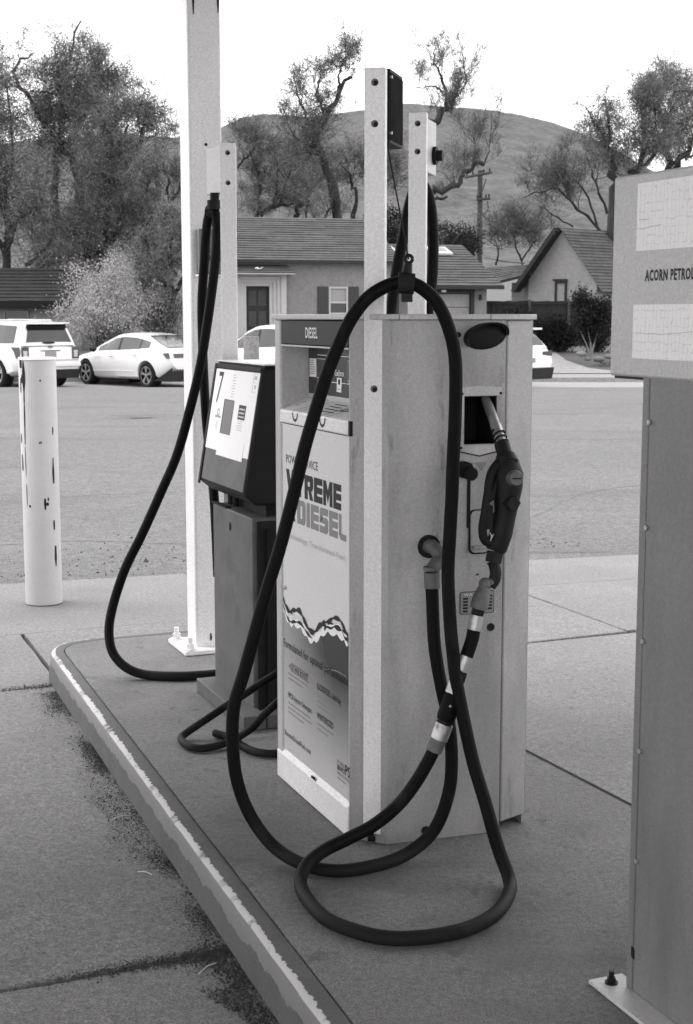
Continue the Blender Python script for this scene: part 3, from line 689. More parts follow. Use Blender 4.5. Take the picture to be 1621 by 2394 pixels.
obj('small_print', mb, 'ink_grey', pump)
for a, b, c, d in ((4.53, .545, 4.46, .48), (4.27, .585, 4.24, .50), (4.24, .50, 4.05, .52), (4.42, .45, 4.30, .43)):    # scratches through the print
    mb = MB(); strip_v = spline([U(a, 1.6517, b), U((a+c)/2-.01, 1.6517, (b+d)/2+.008), U(c, 1.6517, d)], 5)
    for p, q in zip(strip_v[:-1], strip_v[1:]): mb.add([p, q, q+Z3*.0015, p+Z3*.0015], [(0, 1, 2, 3)])
    obj('scratch', mb, 'ink_pale', pump)
# end panel fittings
def edisc(name, v, z, r, m, off=.0005, t=.002, ry=None, par=None):
    mb = MB(); mb.disc(EP(v, z, off), EN, r, t, 24, ry); return obj(name, mb, m, par or pump)
edisc('hole', 1.959, 1.591, .0085, 'black'); edisc('hole', 2.079, .677, .0125, 'black'); edisc('hole', 1.866, .034, .0135, 'black'); edisc('screw', 2.101, 1.412, .0045, 'cast_dark'); edisc('screw', 1.974, 1.412, .004, 'cast_dark'); edisc('screw', 1.972, 1.246, .004, 'cast_dark'); edisc('hole', 2.032, .848, .0032, 'cast_dark')
lamp = MB(); cL_ = EP(2.047, 1.586); Q = Matrix((ED, EN, Z3)).transposed()
rt = Matrix.Rotation(R(8), 3, EN)
lamp.ball(cL_, .071, 24, (1, .16, .56), rt @ Q); lamp = obj('area_lamp', lamp, 'black', pump, smooth=50)
mb = MB(); n = 28; vs = []; fs = []
for k in range(n+1):                                  # hood: an oval brow standing off the panel, deepest at upper left
    a = R(-10)+R(225)*k/n; d = .012+.034*math.sin(math.pi*k/n)
    for r_, o_ in ((1.0, .001), (1.03, d), (.90, d-.003), (.88, .001)):
        vs.append(cL_+rt @ (ED*(math.cos(a)*.072*r_)+Z3*(math.sin(a)*.041*r_))+EN*o_)
for k in range(n):
    for j in range(4): fs.append((k*4+j, k*4+(j+1) % 4, (k+1)*4+(j+1) % 4, (k+1)*4+j))
mb.add(vs, fs); obj('lamp_hood', mb, 'black', lamp, smooth=50)
mb = MB(); fl = [(1.966, 1.424), (1.975, 1.246), (1.969, 1.234), (2.033, 1.219), (2.096, 1.233)]
for a, b in ((fl[2], fl[3]), (fl[3], fl[4])): mb.plate([EP(a[0], a[1]-.0016, .0005), EP(b[0], b[1]-.0016, .0005), EP(b[0], b[1]+.0016, .0005), EP(a[0], a[1]+.0016, .0005)], EN, .0015)
obj('pocket_flange_edge', mb, 'black', pump)
mb = MB(); mb.plate([EP(1.97, 1.412+.018, .0003), EP(2.03, 1.412+.024, .0003), EP(2.105, 1.412+.018, .0003), EP(2.105, 1.406, .0003), EP(1.97, 1.406, .0003)], EN, .0012); mb.plate([EP(1.97, 1.252, .0003), EP(2.1, 1.252, .0003), EP(2.1, 1.236, .0003), EP(2.033, 1.222, .0003), EP(1.97, 1.236, .0003)], EN, .0012); mb.plate([EP(1.968, 1.252, .0003), EP(1.980, 1.252, .0003), EP(1.980, 1.405, .0003), EP(1.968, 1.405, .0003)], EN, .0012)
obj('pocket_flange', mb, 'paint_grey', pump)
mb = MB(); mb.plate([EP(2.018, 1.200, .0003), EP(2.060, 1.200, .0003), EP(2.040, 1.172, .0003)], EN, .0006); mb.plate([EP(2.004, 1.200, .0003), EP(2.012, 1.200, .0003), EP(2.010, 1.185, .0003), EP(2.004, 1.186, .0003)], EN, .0006)
obj('arrow_sticker', mb, 'ink_grey', pump)
sw = MB(); sw.tube([EP(1.978, 1.180, 0), EP(1.978, 1.180, .03)], .026, 18); sw.tube([EP(1.988, 1.170, .028), EP(1.988, 1.170, .05)], .021, 18); sw = obj('switch_lever', sw, 'black', pump, smooth=40)
mb = MB(); mb.obox(EP(1.982, 1.085, .042), ED, EN, Z3, .005, .005, .082); obj('lever_rod', mb, 'black', sw, bevel=.002)
def rrect(cv, cz, w, h, r, n=5):
    o = []
    for sx, sz, a in ((1, -1, -90), (1, 1, 0), (-1, 1, 90), (-1, -1, 180)):
        for k in range(n+1): t = R(a+90*k/n); o.append((cv+sx*(w-r)+math.cos(t)*r, cz+sz*(h-r)+math.sin(t)*r))
    return o
mb = MB(); mb.plate([EP(v, z, .0005) for v, z in rrect(2.034, .983, .034, .070, .018)], EN, .004); hp = obj('hook_plate', mb, 'black', pump)
mb = MB(); mb.plate([EP(v, z, .005) for v, z in rrect(2.0355, .984, .031, .066, .016)], EN, .003); mb.obox(EP(2.036, .938, .02), ED, EN, Z3, .028, .014, .003); obj('hook_lip', mb, 'panel_grey', hp, bevel=.001)
mb = MB(); mb.plate([EP(v, z, .0005) for v, z in rrect(2.031, .759, .0575, .036, .006)], EN, .0012); npl = obj('name_plate', mb, 'ink', pump)
mb = MB(); mb.plate([EP(v, z, .0018) for v, z in rrect(2.031, .759, .0555, .034, .005)], EN, .0004); mb = obj('plate_face', mb, 'ink_grey', npl)
mb = MB()
for i in range(5): mb.plate([EP(1.984, .770-.010*i, .0023), EP(2.000, .770-.010*i, .0023), EP(2.000, .776-.010*i, .0023), EP(1.984, .776-.010*i, .0023)], EN, .0004)
for i in range(5): mb.plate([EP(2.064, .775-.010*i, .0023), EP(2.082, .775-.010*i, .0023), EP(2.082, .781-.010*i, .0023), EP(2.064, .781-.010*i, .0023)], EN, .0004)
obj('plate_field', mb, 'ink', npl)
text('lettering', 'WAYNE', EP(1.987, .781, .0022), ED, Z3, .009, .060, 'label_white', npl)
edisc('grommet', 1.868, .945, .036, 'black', .0005, .010)
for u in (4.06, 3.95): pass
mb = MB(); p = Vector((.082, 4.36, 0)); mb.obox(p+Z3*.012, Vector((1, 0, 0)), Vector((0, 1, 0)), Z3, .03, .03, .009); obj('foot_block', mb, 'dark_enamel', pump, bevel=.002)

# ---- hose masts
def mast(name, label, c, w, dpt, ztop, zbot, rot, holes, boxspec):
    m = thing(name, label, 'hose mast', c, rot, 'hose masts on the pump island'); M3 = Matrix.Rotation(rot, 3, 'Z')
    X, Y = M3 @ Vector((1, 0, 0)), M3 @ Vector((0, 1, 0)); c = Vector(c)
    mb = MB(); mb.obox(c+Y*dpt/2+Z3*((ztop+zbot)/2), X, Y, Z3, w/2, dpt/2, (ztop-zbot)/2); obj('post', mb, 'paint_white', m, bevel=.003)
    for z in holes:
        h = MB(); h.disc(c-Z3*0+Z3*z+Vector((0, 0, 0)), -Y, .0108, .0008, 20); h = obj('bolt_hole', h, 'cast_grey', m)
        mb = MB(); mb.disc(c+Z3*(z-.002)+X*.003, -Y, .0072, .0014, 16); obj('bolt_end', mb, 'black', h)
    return m, X, Y
m1, X, Y = mast('hose_mast', 'nearest white hose mast, with a black retractor box at its top', (.083, 4.300, 0), .062, .045, 2.369, .03, R(-9), (2.326, 2.208, 1.43), None)
mb = MB(); c = Vector((.083, 4.30, 0))
mb.obox(c+X*.012+Y*.035+Z3*.012, X, Y, Z3, .03, .03, .009); obj('foot', mb, 'cast_dark', m1, bevel=.002); mb = MB(); mb.tube([c-X*.005-Y*.004+Z3*.02, c-X*.005-Y*.004+Z3*.045], .010, 6); obj('foot_bolt', mb, 'cast_dark', m1)
RT = Matrix.Rotation(R(-15.5), 3, 'Z'); bx, by = RT @ Vector((1, 0, 0)), RT @ Vector((0, 1, 0))
q = Vector((.129, 4.362, 0)); mb = MB(); mb.obox(q-bx*.026+by*.083+Z3*2.268, bx, by, Z3, .026, .083, .108); rb = obj('retractor_box', mb, 'black', m1, bevel=.002)
mb = MB(); mb.obox(q-bx*.026+by*.083+Z3*2.268, bx, by, Z3, .0285, .0805, .098); obj('cover', mb, 'matt_black', rb, bevel=.003)
mb = MB()
for z in (2.352, 2.19): mb.tube([q+by*.006+Z3*z-bx*.004, q+by*.006+Z3*z+bx*.006], .005, 8)
obj('screw', mb, 'steel', rb)
m3, X3, Y3 = mast('hose_mast', 'white hose mast at the far end of the diesel dispenser', (.2605, 5.35, 0), .066, .045, 2.386, .0, R(-9), (2.345, 2.245), None)
mb = MB(); q = Vector((.300, 5.40, 0)); mb.obox(q-bx*.02+by*.07+Z3*2.272, bx, by, Z3, .022, .075, .098); rb = obj('retractor_box', mb, 'paint_grey', m3, bevel=.003)
mb = MB(); p = q+bx*.004+by*.095+Z3*2.245; mb.tube([p, p+bx*.012], .034, 16, r2=None); mb.tube([p+bx*.012, p+bx*.034], .02, 14); obj('reel_knob', mb, 'black', rb, smooth=40)
m2, X2, Y2 = mast('hose_mast', 'white hose mast behind the number 7 pump, in front of the column', (-.517, 6.34, 0), .070, .045, 2.393, .0, R(3), (2.350, 2.222), None)
q = Vector((-.556, 6.40, 0)); mb = MB(); mb.box8([q-DU*.0+DV*.03+Z3*2.19, q+DV*.08+Z3*2.19, q+DV*.08+DU*.21+Z3*2.19, q+DV*.0+DU*.21+Z3*2.19]+[q+DV*.03+Z3*2.392, q+DV*.08+Z3*2.392, q+DV*.08+DU*.21+Z3*2.392, q+DU*.21+Z3*2.392])
rb = obj('retractor_box', mb, 'paint_grey', m2, bevel=.004)
mb = MB(); mb.tube([(-.588, 6.47, 2.19), (-.588, 6.47, 2.155)], .02, 12); mb.tube([(-.592, 6.475, 2.158), (-.592, 6.475, 2.118)], .030, 12); obj('cable_stop', mb, 'black', m2, smooth=40)

# ---- the long looped diesel hose with its nozzle
hose = thing('fuel_hose', 'thick black diesel hose looping over the near mast and coiled on the island', 'fuel hose', (.2, 3.9, 0), 0, 'fuel hoses')
HA = [(0.259,4.236,0.845),(0.263,4.226,0.745),(0.271,4.216,0.638),(0.289,4.207,0.53),(0.31,4.2,0.422),(0.32,4.195,0.311),(0.312,4.19,0.2),(0.271,4.18,0.09),(0.194,4.15,0.03),(0.082,4.06,0.022),(-0.029,4.021,0.022),(-0.127,4.06,0.026),(-0.222,4.15,0.049),(-0.297,4.19,0.136),(-0.337,4.2,0.242),(-0.348,4.2,0.367),(-0.341,4.2,0.477),(-0.307,4.2,0.587),(-0.255,4.2,0.773),(-0.200,4.2,0.960),(-0.152,4.2,1.145),(-0.104,4.2,1.331),(-0.066,4.2,1.452),(-0.028,4.2,1.551),(0.01,4.2,1.632),(0.058,4.2,1.695),(0.109,4.2,1.731),(0.152,4.2,1.744),(0.181,4.2,1.745),(0.222,4.2,1.727),(0.267,4.2,1.683),(0.299,4.2,1.612),(0.318,4.2,1.529),(0.322,4.2,1.413),(0.319,4.2,1.283),(0.314,4.195,1.152),(0.308,4.19,1.02),(0.304,4.18,0.889),(0.308,4.16,0.759),(0.32,4.15,0.64),(0.334,4.13,0.538),(0.353,4.11,0.435),(0.381,4.08,0.323),(0.411,4.03,0.218),(0.445,3.985,0.105),(0.472,3.95,0.030),(0.463,3.859,0.021),(0.409,3.717,0.021),(0.322,3.624,0.021),(0.225,3.578,0.021),(0.131,3.566,0.021),(0.039,3.599,0.021),(-0.05,3.68,0.021),(-0.108,3.806,0.021),(-0.133,3.93,0.023),(-0.119,4.0,0.046),(-0.068,4.035,0.078),(0.004,4.06,0.106),(0.083,4.085,0.141),(0.156,4.11,0.196),(0.209,4.12,0.262),(0.248,4.13,0.327),(0.266,4.135,0.366)]
hc = [p+V3((mnoise.noise(p*6), mnoise.noise(p*6+V3((9, 0, 0))), .4*mnoise.noise(p*6+V3((0, 9, 0)))))*.0035 for p in spline(HA, 6)]
mb = MB(); mb.tube(hc, .0198, 18); obj('rubber_hose', mb, 'rubber', hose, smooth=60)
e0 = EP(1.866, .945, .0); mb = MB()
el = [e0, e0+EN*.035+Z3*.004, e0+EN*.058-Z3*.006+ED*.008, e0+EN*.066-Z3*.028+ED*.012, Vector((.257, 4.238, .885))]
mb.tube(spline(el, 6), .0215, 16); obj('elbow', mb, 'cast_grey', hose, smooth=60)
mb = MB(); mb.tube([(.2575, 4.238, .897), (.2575, 4.238, .886)], .0255, 16); mb.tube([(.258, 4.237, .880), (.2595, 4.236, .832)], .0235, 16); obj('coupling', mb, 'cast_grey', hose, smooth=40)
mb = MB(); X_ = Vector((.06, 0, .01)).normalized()
mb.tube([(.150, 4.2, 1.744), (.198, 4.2, 1.740)], .031, 18); obj('hose_clamp', mb, 'rubber_dusty', hose, smooth=40)
mb = MB(); mb.tube([(.176, 4.2, 1.772), (.180, 4.2, 1.80)], [.016, .012], 8); obj('clamp_neck', mb, 'cast_dark', hose, smooth=40)
mb = MB(); mb.obox((.176, 4.19, 1.700), Vector((1, 0, 0)), Vector((0, 1, 0)), Z3, .016, .012, .012); obj('clamp_bolt', mb, 'cast_dark', hose); mb = MB()
ring = [Vector((.181, 4.2, 1.812))+Vector((math.cos(t), 0, math.sin(t)))*.011 for t in [2*math.pi*k/14 for k in range(15)]]; mb.tube(ring, .005, 8); obj('clamp_eye', mb, 'cast_dark', hose, smooth=40)
mb = MB(); mb.tube([(.122, 4.40, 2.165), (.181, 4.205, 1.812)], .0025, 6); obj('retractor_cable', mb, 'black', m1)
# coupling train from the hose end up to the nozzle
def seg(name, a, b, r, m, n=16, par=hose, **k):
    mb = MB(); mb.tube([a, b], r, n); return obj(name, mb, m, par, smooth=35, **k)
seg('coupling', V3((.262, 4.134, .353)), V3((.279, 4.136, .395)), .0245, 'cast_grey')
seg('coupling', V3((.277, 4.136, .391)), V3((.294, 4.138, .437)), .0275, 'steel')
seg('swivel_nut', V3((.292, 4.138, .436)), V3((.297, 4.1385, .449)), .024, 'cast_dark', 6)
mb = MB(); mb.tube([(.296, 4.138, .447), (.300, 4.139, .46), (.316, 4.144, .512), (.320, 4.146, .526)], [.026, .029, .027, .024], 18); bk = obj('breakaway_sleeve', mb, 'rubber', hose, smooth=35)
mb = MB(); mb.ball((.309, 4.114, .497), .004, 8); obj('pin', mb, 'steel', bk)
seg('coupling', V3((.320, 4.146, .527)), V3((.332, 4.151, .563)), .0265, 'steel')
seg('swivel_nut', V3((.332, 4.151, .563)), V3((.341, 4.155, .592)), .0235, 'cast_dark', 6)
seg('coupling', V3((.342, 4.156, .597)), V3((.359, 4.163, .638)), .0225, 'steel')
mb = MB(); mb.tube(spline([(.357, 4.162, .632), (.366, 4.166, .655), (.377, 4.171, .690), (.383, 4.175, .722)], 5), .0200, 16); obj('whip_hose', mb, 'rubber', hose, smooth=60)
seg('coupling', V3((.382, 4.174, .716)), V3((.391, 4.178, .760)), .0215, 'steel')
seg('swivel_nut', V3((.391, 4.178, .760)), V3((.395, 4.179, .779)), .0205, 'cast_dark', 6)
mb = MB(); mb.tube([(.395, 4.179, .778), (.399, 4.181, .792), (.405, 4.184, .815), (.409, 4.186, .83), (.413, 4.188, .848)], [.026, .0275, .026, .022, .016], 16); mb.ball((.415, 4.189, .853), .020, 14); mb.ball((.434, 4.194, .856), .017, 12)
obj('swivel_joint', mb, 'cast_grey', hose, smooth=40)
mb = MB(); mb.tube(spline([(.430, 4.195, .845), (.444, 4.198, .865), (.447, 4.202, .890), (.440, 4.205, .918)], 5), [.018]*15+[.021], 12); obj('swivel_elbow', mb, 'cast_dark', hose, smooth=50)
seg('swivel_nut', V3((.440, 4.206, .915)), V3((.446, 4.211, .948)), .0265, 'cast_dark', 6)
nz_ = MB()
nz_.tube([(.446, 4.213, .948), (.449, 4.214, .956), (.463, 4.218, 1.0), (.472, 4.22, 1.05), (.478, 4.22, 1.09), (.483, 4.22, 1.14), (.484, 4.222, 1.18), (.480, 4.232, 1.215), (.476, 4.243, 1.235)], [.027, .033, .035, .035, .037, .043, .045, .036, .029], 20)
nz_.obox((.480, 4.226, 1.214), Vector((.98, .05, -.17)), Vector((0, 1, .1)), Vector((.17, -.1, .98)), .026, .024, .020)
noz = obj('nozzle', nz_, 'cast_dark', hose, smooth=40)
mb = MB(); mb.tube(spline([(.432, 4.42, 1.394), (.440, 4.385, 1.366), (.449, 4.33, 1.332), (.460, 4.29, 1.293), (.465, 4.275, 1.272)], 5), [.0145]*4+[.0155]*8+[.017]*9, 16); obj('spout', mb, 'steel', noz, smooth=60)
mb = MB(); ax = (V3((.468, 4.27, 1.268))-V3((.458, 4.297, 1.302))); p0 = V3((.458, 4.297, 1.303)); N_ = 90
mb.tube([p0+ax*(i/N_)*1.15+(Matrix.Rotation(2*math.pi*3.2*i/N_, 3, ax.normalized()) @ ax.orthogonal().normalized())*.0195 for i in range(N_+1)], .0028, 6); obj('spout_spring', mb, 'black', noz, smooth=60)
seg('spout_collar', V3((.4675, 4.268, 1.266)), V3((.475, 4.25, 1.236)), .0235, 'cast_dark', 18, noz)
for (x, y, z), r_, m_ in (((.495, 4.185, 1.172), .0225, 'cast_grey'), ((.489, 4.185, 1.098), .0225, 'cast_dark')):
    d = V3((.28, -.95, .1)).normalized(); p = V3((x, y, z)); mb = MB(); mb.tube([p-d*.02, p+d*.016, p+d*.022], [r_*1.15, r_*1.05, r_*.92], 6 if m_ == 'cast_dark' else 18); kb = obj('valve_cap', mb, m_, noz, smooth=35)
    if m_ == 'cast_grey':
        mb = MB(); mb.obox(p+d*.023-Z3*.001, Vector((.98, .2, 0)), d, Z3, .013, .001, .002); obj('cap_print', mb, 'ink', kb)
mb = MB(); mb.tube(spline([(.455, 4.22, 1.215), (.432, 4.205, 1.185), (.421, 4.195, 1.13), (.412, 4.188, 1.07), (.405, 4.188, 1.02), (.413, 4.192, .985), (.440, 4.205, .972)], 6), [.015]*12+[.0135]*25, 10); obj('lever_guard', mb, 'black', noz, smooth=60)
mb = MB(); mb.tube(spline([(.452, 4.212, 1.165), (.434, 4.20, 1.13), (.424, 4.192, 1.07), (.421, 4.192, 1.02)], 6), [.014]*10+[.016]*9, 8); obj('lever', mb, 'black', noz, smooth=60)
mb = MB(); mb.plate([V3((.424, 4.182, 1.098)), V3((.437, 4.184, 1.108)), V3((.439, 4.184, 1.072)), V3((.427, 4.182, 1.066))], (0, -1, 0), .003); obj('lever_latch', mb, 'cast_grey', noz)
mb = MB(); mb.tube(spline([(.437, 4.176, 1.006), (.432, 4.176, .996), (.428, 4.178, .985), (.431, 4.176, 1.0), (.425, 4.178, 1.01)], 5), .0018, 6); obj('lever_clip', mb, 'steel', noz)

# ---- hoses of the other two masts
h3 = thing('fuel_hose', 'black hose hanging in a narrow loop behind the far mast of the diesel dispenser', 'fuel hose', (.26, 5.5, 0), 0, 'fuel hoses')
mb = MB(); mb.tube(spline([(.36, 5.0, .95), (.30, 5.12, .97), (.20, 5.3, .9), (.17, 5.42, 1.2), (.160, 5.5, 1.45), (0.17,5.5,1.653),(0.182,5.5,1.758),(0.198,5.5,1.858),(0.218,5.52,1.952),(0.237,5.55,2.051),(0.256,5.55,2.12),(0.278,5.55,2.15),(0.304,5.55,2.125),(0.323,5.55,2.06),(0.330,5.52,1.96),(0.33,5.5,1.86),(0.324,5.5,1.758),(0.312,5.5,1.653),(.30,5.5,1.3),(.31,5.5,.7),(.36,5.5,.1),(.45,5.5,.022),(.55,5.6,.021)], 6), .021, 14); obj('rubber_hose', mb, 'rubber', h3, smooth=60)
mb = MB(); mb.tube([(.267, 5.55, 2.15), (.291, 5.55, 2.15)], .03, 14); obj('hose_clamp', mb, 'rubber_dusty', h3, smooth=40)
h2 = thing('fuel_hose', 'black hose hanging from the left mast and sweeping round in front of the white column', 'fuel hose', (-.7, 6.4, 0), 0, 'fuel hoses')
mb = MB(); mb.tube(spline([(-.569,6.2,.503),(-.585,6.25,.823),(-0.612,6.36,1.01),(-0.636,6.45,1.182),(-0.652,6.52,1.379),(-0.658,6.54,1.561),(-0.656,6.53,1.722),(-0.642,6.51,1.881),(-0.630,6.50,2.02),(-0.615,6.50,2.10),(-0.594,6.49,2.118),(-0.580,6.47,2.07),(-0.580,6.45,1.953),(-0.598,6.45,1.798),(-0.628,6.45,1.602),(-0.66,6.45,1.425),(-0.705,6.45,1.246),(-0.77,6.45,1.025),(-0.85,6.45,0.844),(-0.94,6.45,0.65),(-1.018,6.45,0.496),(-1.076,6.45,0.331),(-1.095,6.42,0.213),(-1.074,6.38,0.119),(-1.01,6.34,0.058),(-0.922,6.335,0.024),(-0.776,6.312,0.022),(-0.678,6.326,0.022),(-0.583,6.36,0.022),(-0.464,6.40,0.03)], 6), .0215, 14); obj('rubber_hose', mb, 'rubber', h2, smooth=60)
mb = MB(); mb.tube([(-.622, 6.50, 2.112), (-.586, 6.485, 2.106)], .03, 14); obj('hose_clamp', mb, 'rubber_dusty', h2, smooth=40)
h4 = thing('fuel_hose', 'thinner black hose curled on the ground beside the number 7 pump', 'fuel hose', (-.45, 5.35, 0), 0, 'fuel hoses')
mb = MB(); mb.tube(spline([(-.15,5.55,.33),(-0.263,5.5,0.253),(-0.341,5.5,0.203),(-0.399,5.49,0.164),(-0.463,5.46,0.130),(-0.523,5.43,0.095),(-0.588,5.41,0.055),(-0.628,5.405,0.028),(-0.644,5.37,0.018),(-0.625,5.301,0.018),(-0.587,5.246,0.018),(-0.535,5.239,0.018),(-0.475,5.285,0.020),(-0.418,5.30,0.042),(-0.359,5.26,0.092),(-0.313,5.25,0.146),(-0.257,5.25,0.198),(-.15,5.3,.28)], 6), .0152, 12); obj('rubber_hose', mb, 'rubber', h4, smooth=60)
h5 = thing('fuel_hose', 'thinner black hose lying flat under the curled one by the diesel dispenser', 'fuel hose', (-.35, 5.2, 0), 0, 'fuel hoses')
mb = MB(); mb.tube(spline([(-0.52,5.44,0.017),(-0.482,5.405,0.017),(-0.444,5.36,0.017),(-0.404,5.281,0.017),(-0.367,5.219,0.017),(-0.319,5.181,0.017),(-0.254,5.174,0.017),(-.15,5.2,.017)], 6), .0152, 12); obj('rubber_hose', mb, 'rubber', h5, smooth=60)

# ---- number 7 dispenser: a tilted head on a narrow pedestal
p7 = thing('fuel_dispenser', 'older grey dispenser with a tilted white face numbered 7 on a dark pedestal', 'fuel pump', U(5.65, 1.95, 0), ISL)
mb = MB(); mb.ubox(5.362, 5.900, 1.780, 2.18, .05, .842); obj('pedestal', mb, 'old_enamel', p7, bevel=.006)
mb = MB(); mb.ubox(5.352, 5.372, 1.80, 2.17, .06, .83); obj('pedestal_door', mb, 'brown_enamel', p7, bevel=.003)
mb = MB(); mb.ubox(5.34, 5.353, 1.835, 1.85, .05, .80); mb.ubox(5.34, 5.353, 1.90, 1.93, .05, .83); obj('door_edge', mb, 'black', p7)
mb = MB(); mb.ubox(5.70, 5.905, 1.776, 1.80, .8425, .848); obj('pedestal_lip', mb, 'black', p7)
mb = MB(); mb.disc(U(5.652, 1.78, .772), -DV, .011, .003, 14, .017); obj('lock_hole', mb, 'black', p7)
mb = MB(); mb.ubox(5.25, 5.92, 1.70, 1.795, .003, .062); mb.ubox(5.25, 5.335, 1.80, 2.2, .003, .06); b7 = obj('base_channel', mb, 'old_enamel', p7, bevel=.003)
mb = MB(); mb.disc(U(5.50, 1.735, .0621), Z3, .03, .001, 16, .012, DV); obj('slot_hole', mb, 'black', b7)
mb = MB(); mb.ubox(5.42, 5.85, 1.86, 2.10, .842, 1.0); obj('neck', mb, 'black', p7)
for u in (5.83, 5.76): mb = MB(); mb.tube([U(u, 1.84, .84), U(u, 1.84, 1.0)], .014, 10); obj('conduit', mb, 'black', p7)
un, uf = 5.362, 5.992; vt, vb_ = 1.832, 1.746; zt_, zb_ = 1.444, .932
hd = MB(); q = [(vb_, zb_+.004), (vt, zt_), (2.26, zt_+.006), (2.28, zb_-.052+.02), (1.80, zb_-.04)]
hd.add([U(un, v, z) for v, z in q]+[U(uf, v, z) for v, z in q], [(0, 1, 2, 3, 4), (9, 8, 7, 6, 5)]+[(i, 5+i, 5+(i+1) % 5, (i+1) % 5) for i in range(5)])
head = obj('head', hd, 'brown_enamel', p7, bevel=.012)
FU = (U(0, vt, zt_)-U(0, vb_, zb_)).normalized(); FN = DU.cross(FU).normalized()
if FN.dot(DV) > 0: FN = -FN
def HF(a, b, off=0): return U(un+(uf-un)*(1-a), vb_, zb_)+FU*(b*math.hypot(vt-vb_, zt_-zb_))+FN*off   # a: left to right, b: bottom to top
def hplate(mb, a0, a1, b0, b1, off, t=.0008): mb.plate([HF(a0, b0, off), HF(a1, b0, off), HF(a1, b1, off), HF(a0, b1, off)], FN, t)
mb = MB(); hplate(mb, .045, .975, .29, .955, .001, .002); fp = obj('face_plate', mb, 'label_white', p7)
mb = MB(); hplate(mb, .06, .975, .03, .293, .0005, .002); obj('lower_face', mb, 'old_enamel', p7)
mb = MB(); hplate(mb, .0, .042, -.02, 1.0, 0, .006); hplate(mb, .0, .98, .962, 1.0, 0, .004); obj('face_gasket', mb, 'black', p7, bevel=.002)
mb = MB(); mb.ubox(un, uf, vt+.004, 2.25, zt_+.0075, zt_+.013); obj('head_lid', mb, 'paint_white', p7, bevel=.002)
mb = MB(); mb.ubox(un+.0, uf, vt+.008, 2.25, zt_+.0005, zt_+.0072); obj('lid_gasket', mb, 'black', p7)
text('numeral', '7', HF(.13, .675, .0032), -DU, FU, .135, .062, 'ink', p7, bold=.0)
mb = MB(); hplate(mb, .325, .535, .435, .715, .003, .001); hw = obj('display_window', mb, 'black', p7)
mb = MB(); hplate(mb, .345, .540, .437, .710, .0042, .0006); obj('lens', mb, 'mid_print', hw)
mb = MB(); hplate(mb, .655, .80, .575, .690, .0032, .0006); lb = obj('label_sticker', mb, 'ink', p7)
mb = MB()
for i in range(3): hplate(mb, .672, .785, .590+.030*i, .604+.030*i, .004, .0004)
obj('small_print', mb, 'ink_pale', lb)
mb = MB()
for i in range(5): hplate(mb, .665, .78-.02*(i % 2), .560-.018*i, .565-.018*i, .0032, .0004)
for i in range(9): hplate(mb, .455-.01*(i % 3), .50+.015*(i % 2), .915-.022*i, .921-.022*i, .0032, .0004)
for a, b, c, d in ((.86, .94, .945, .948), (.86, .866, .80, .945), (.86, .94, .88, .883), (.86, .94, .80, .803), (.90, .93, .83, .86), (.88, .93, .90, .93)): hplate(mb, a, b, c, d, .0032, .0004)
for i in range(5): hplate(mb, .20, .25+.01*(i % 2), .52-.014*i, .524-.014*i, .0032, .0004)
obj('small_print', mb, 'ink_pale', p7)
mb = MB()
for k in range(3):
    t0 = math.pi/2+k*2*math.pi/3; p = HF(.225, .60, .0032)
    for a in (t0+.2, t0+1.2):
        c = p-DU*(math.cos(a)*.013)+FU*(math.sin(a)*.013); mb.obox(c, -DU*math.sin(a)*-1+FU*math.cos(a), FN, -DU*math.cos(a)+FU*math.sin(a), .006, .0003, .0025)
for a in (.17, .20, .235, .265): hplate(mb, a, a+.022, .555, .572, .0032, .0004)
obj('sticker', mb, 'ink_grey', p7)
mb = MB(); hplate(mb, .31, .87, .255, .395, .0032, .0012); obj('paper_notice', mb, 'label_white', p7)

# ---- near cabinet at the right edge
cb = thing('fuel_dispenser', 'large grey dispenser at the right edge, lettered between two cracked white labels', 'fuel pump', U(2.5, 2.15, 0), ISL)
mb = MB(); mb.ubox(2.06, 2.781, 1.890, 2.45, .012, 1.515); obj('pedestal', mb, 'pedestal_grey', cb, bevel=.004)
mb = MB(); mb.ubox(2.783, 2.808, 1.8895, 2.45, .012, 1.515); obj('corner_flange', mb, 'pedestal_grey', cb, bevel=.003)
for z in (1.405, 1.159, .888, .620, .347):
    mb = MB(); mb.tube([U(2.774, 1.8895, z), U(2.774, 1.884, z)], .0062, 12); s1 = obj('screw', mb, 'steel', cb, smooth=40)
mb = MB(); mb.plate([U(2.786, 1.8893, .10), U(2.774, 1.8893, .095), U(2.776, 1.8893, .12), U(2.786, 1.8893, .125)], -DV, .002); obj('rust_hole', mb, 'black', cb)
mb = MB(); mb.ubox(1.95, 2.946, 1.886, 2.47, 1.5065, 1.9725); hb = obj('head', mb, 'cabinet_grey', cb, bevel=.006)
mb = MB(); mb.ubox(1.96, 2.936, 1.895, 2.46, 1.5005, 1.5064); obj('head_gasket', mb, 'dark_enamel', cb)
ml = mat('cracked_label', .84, .55, .02, 5, .04, 300)
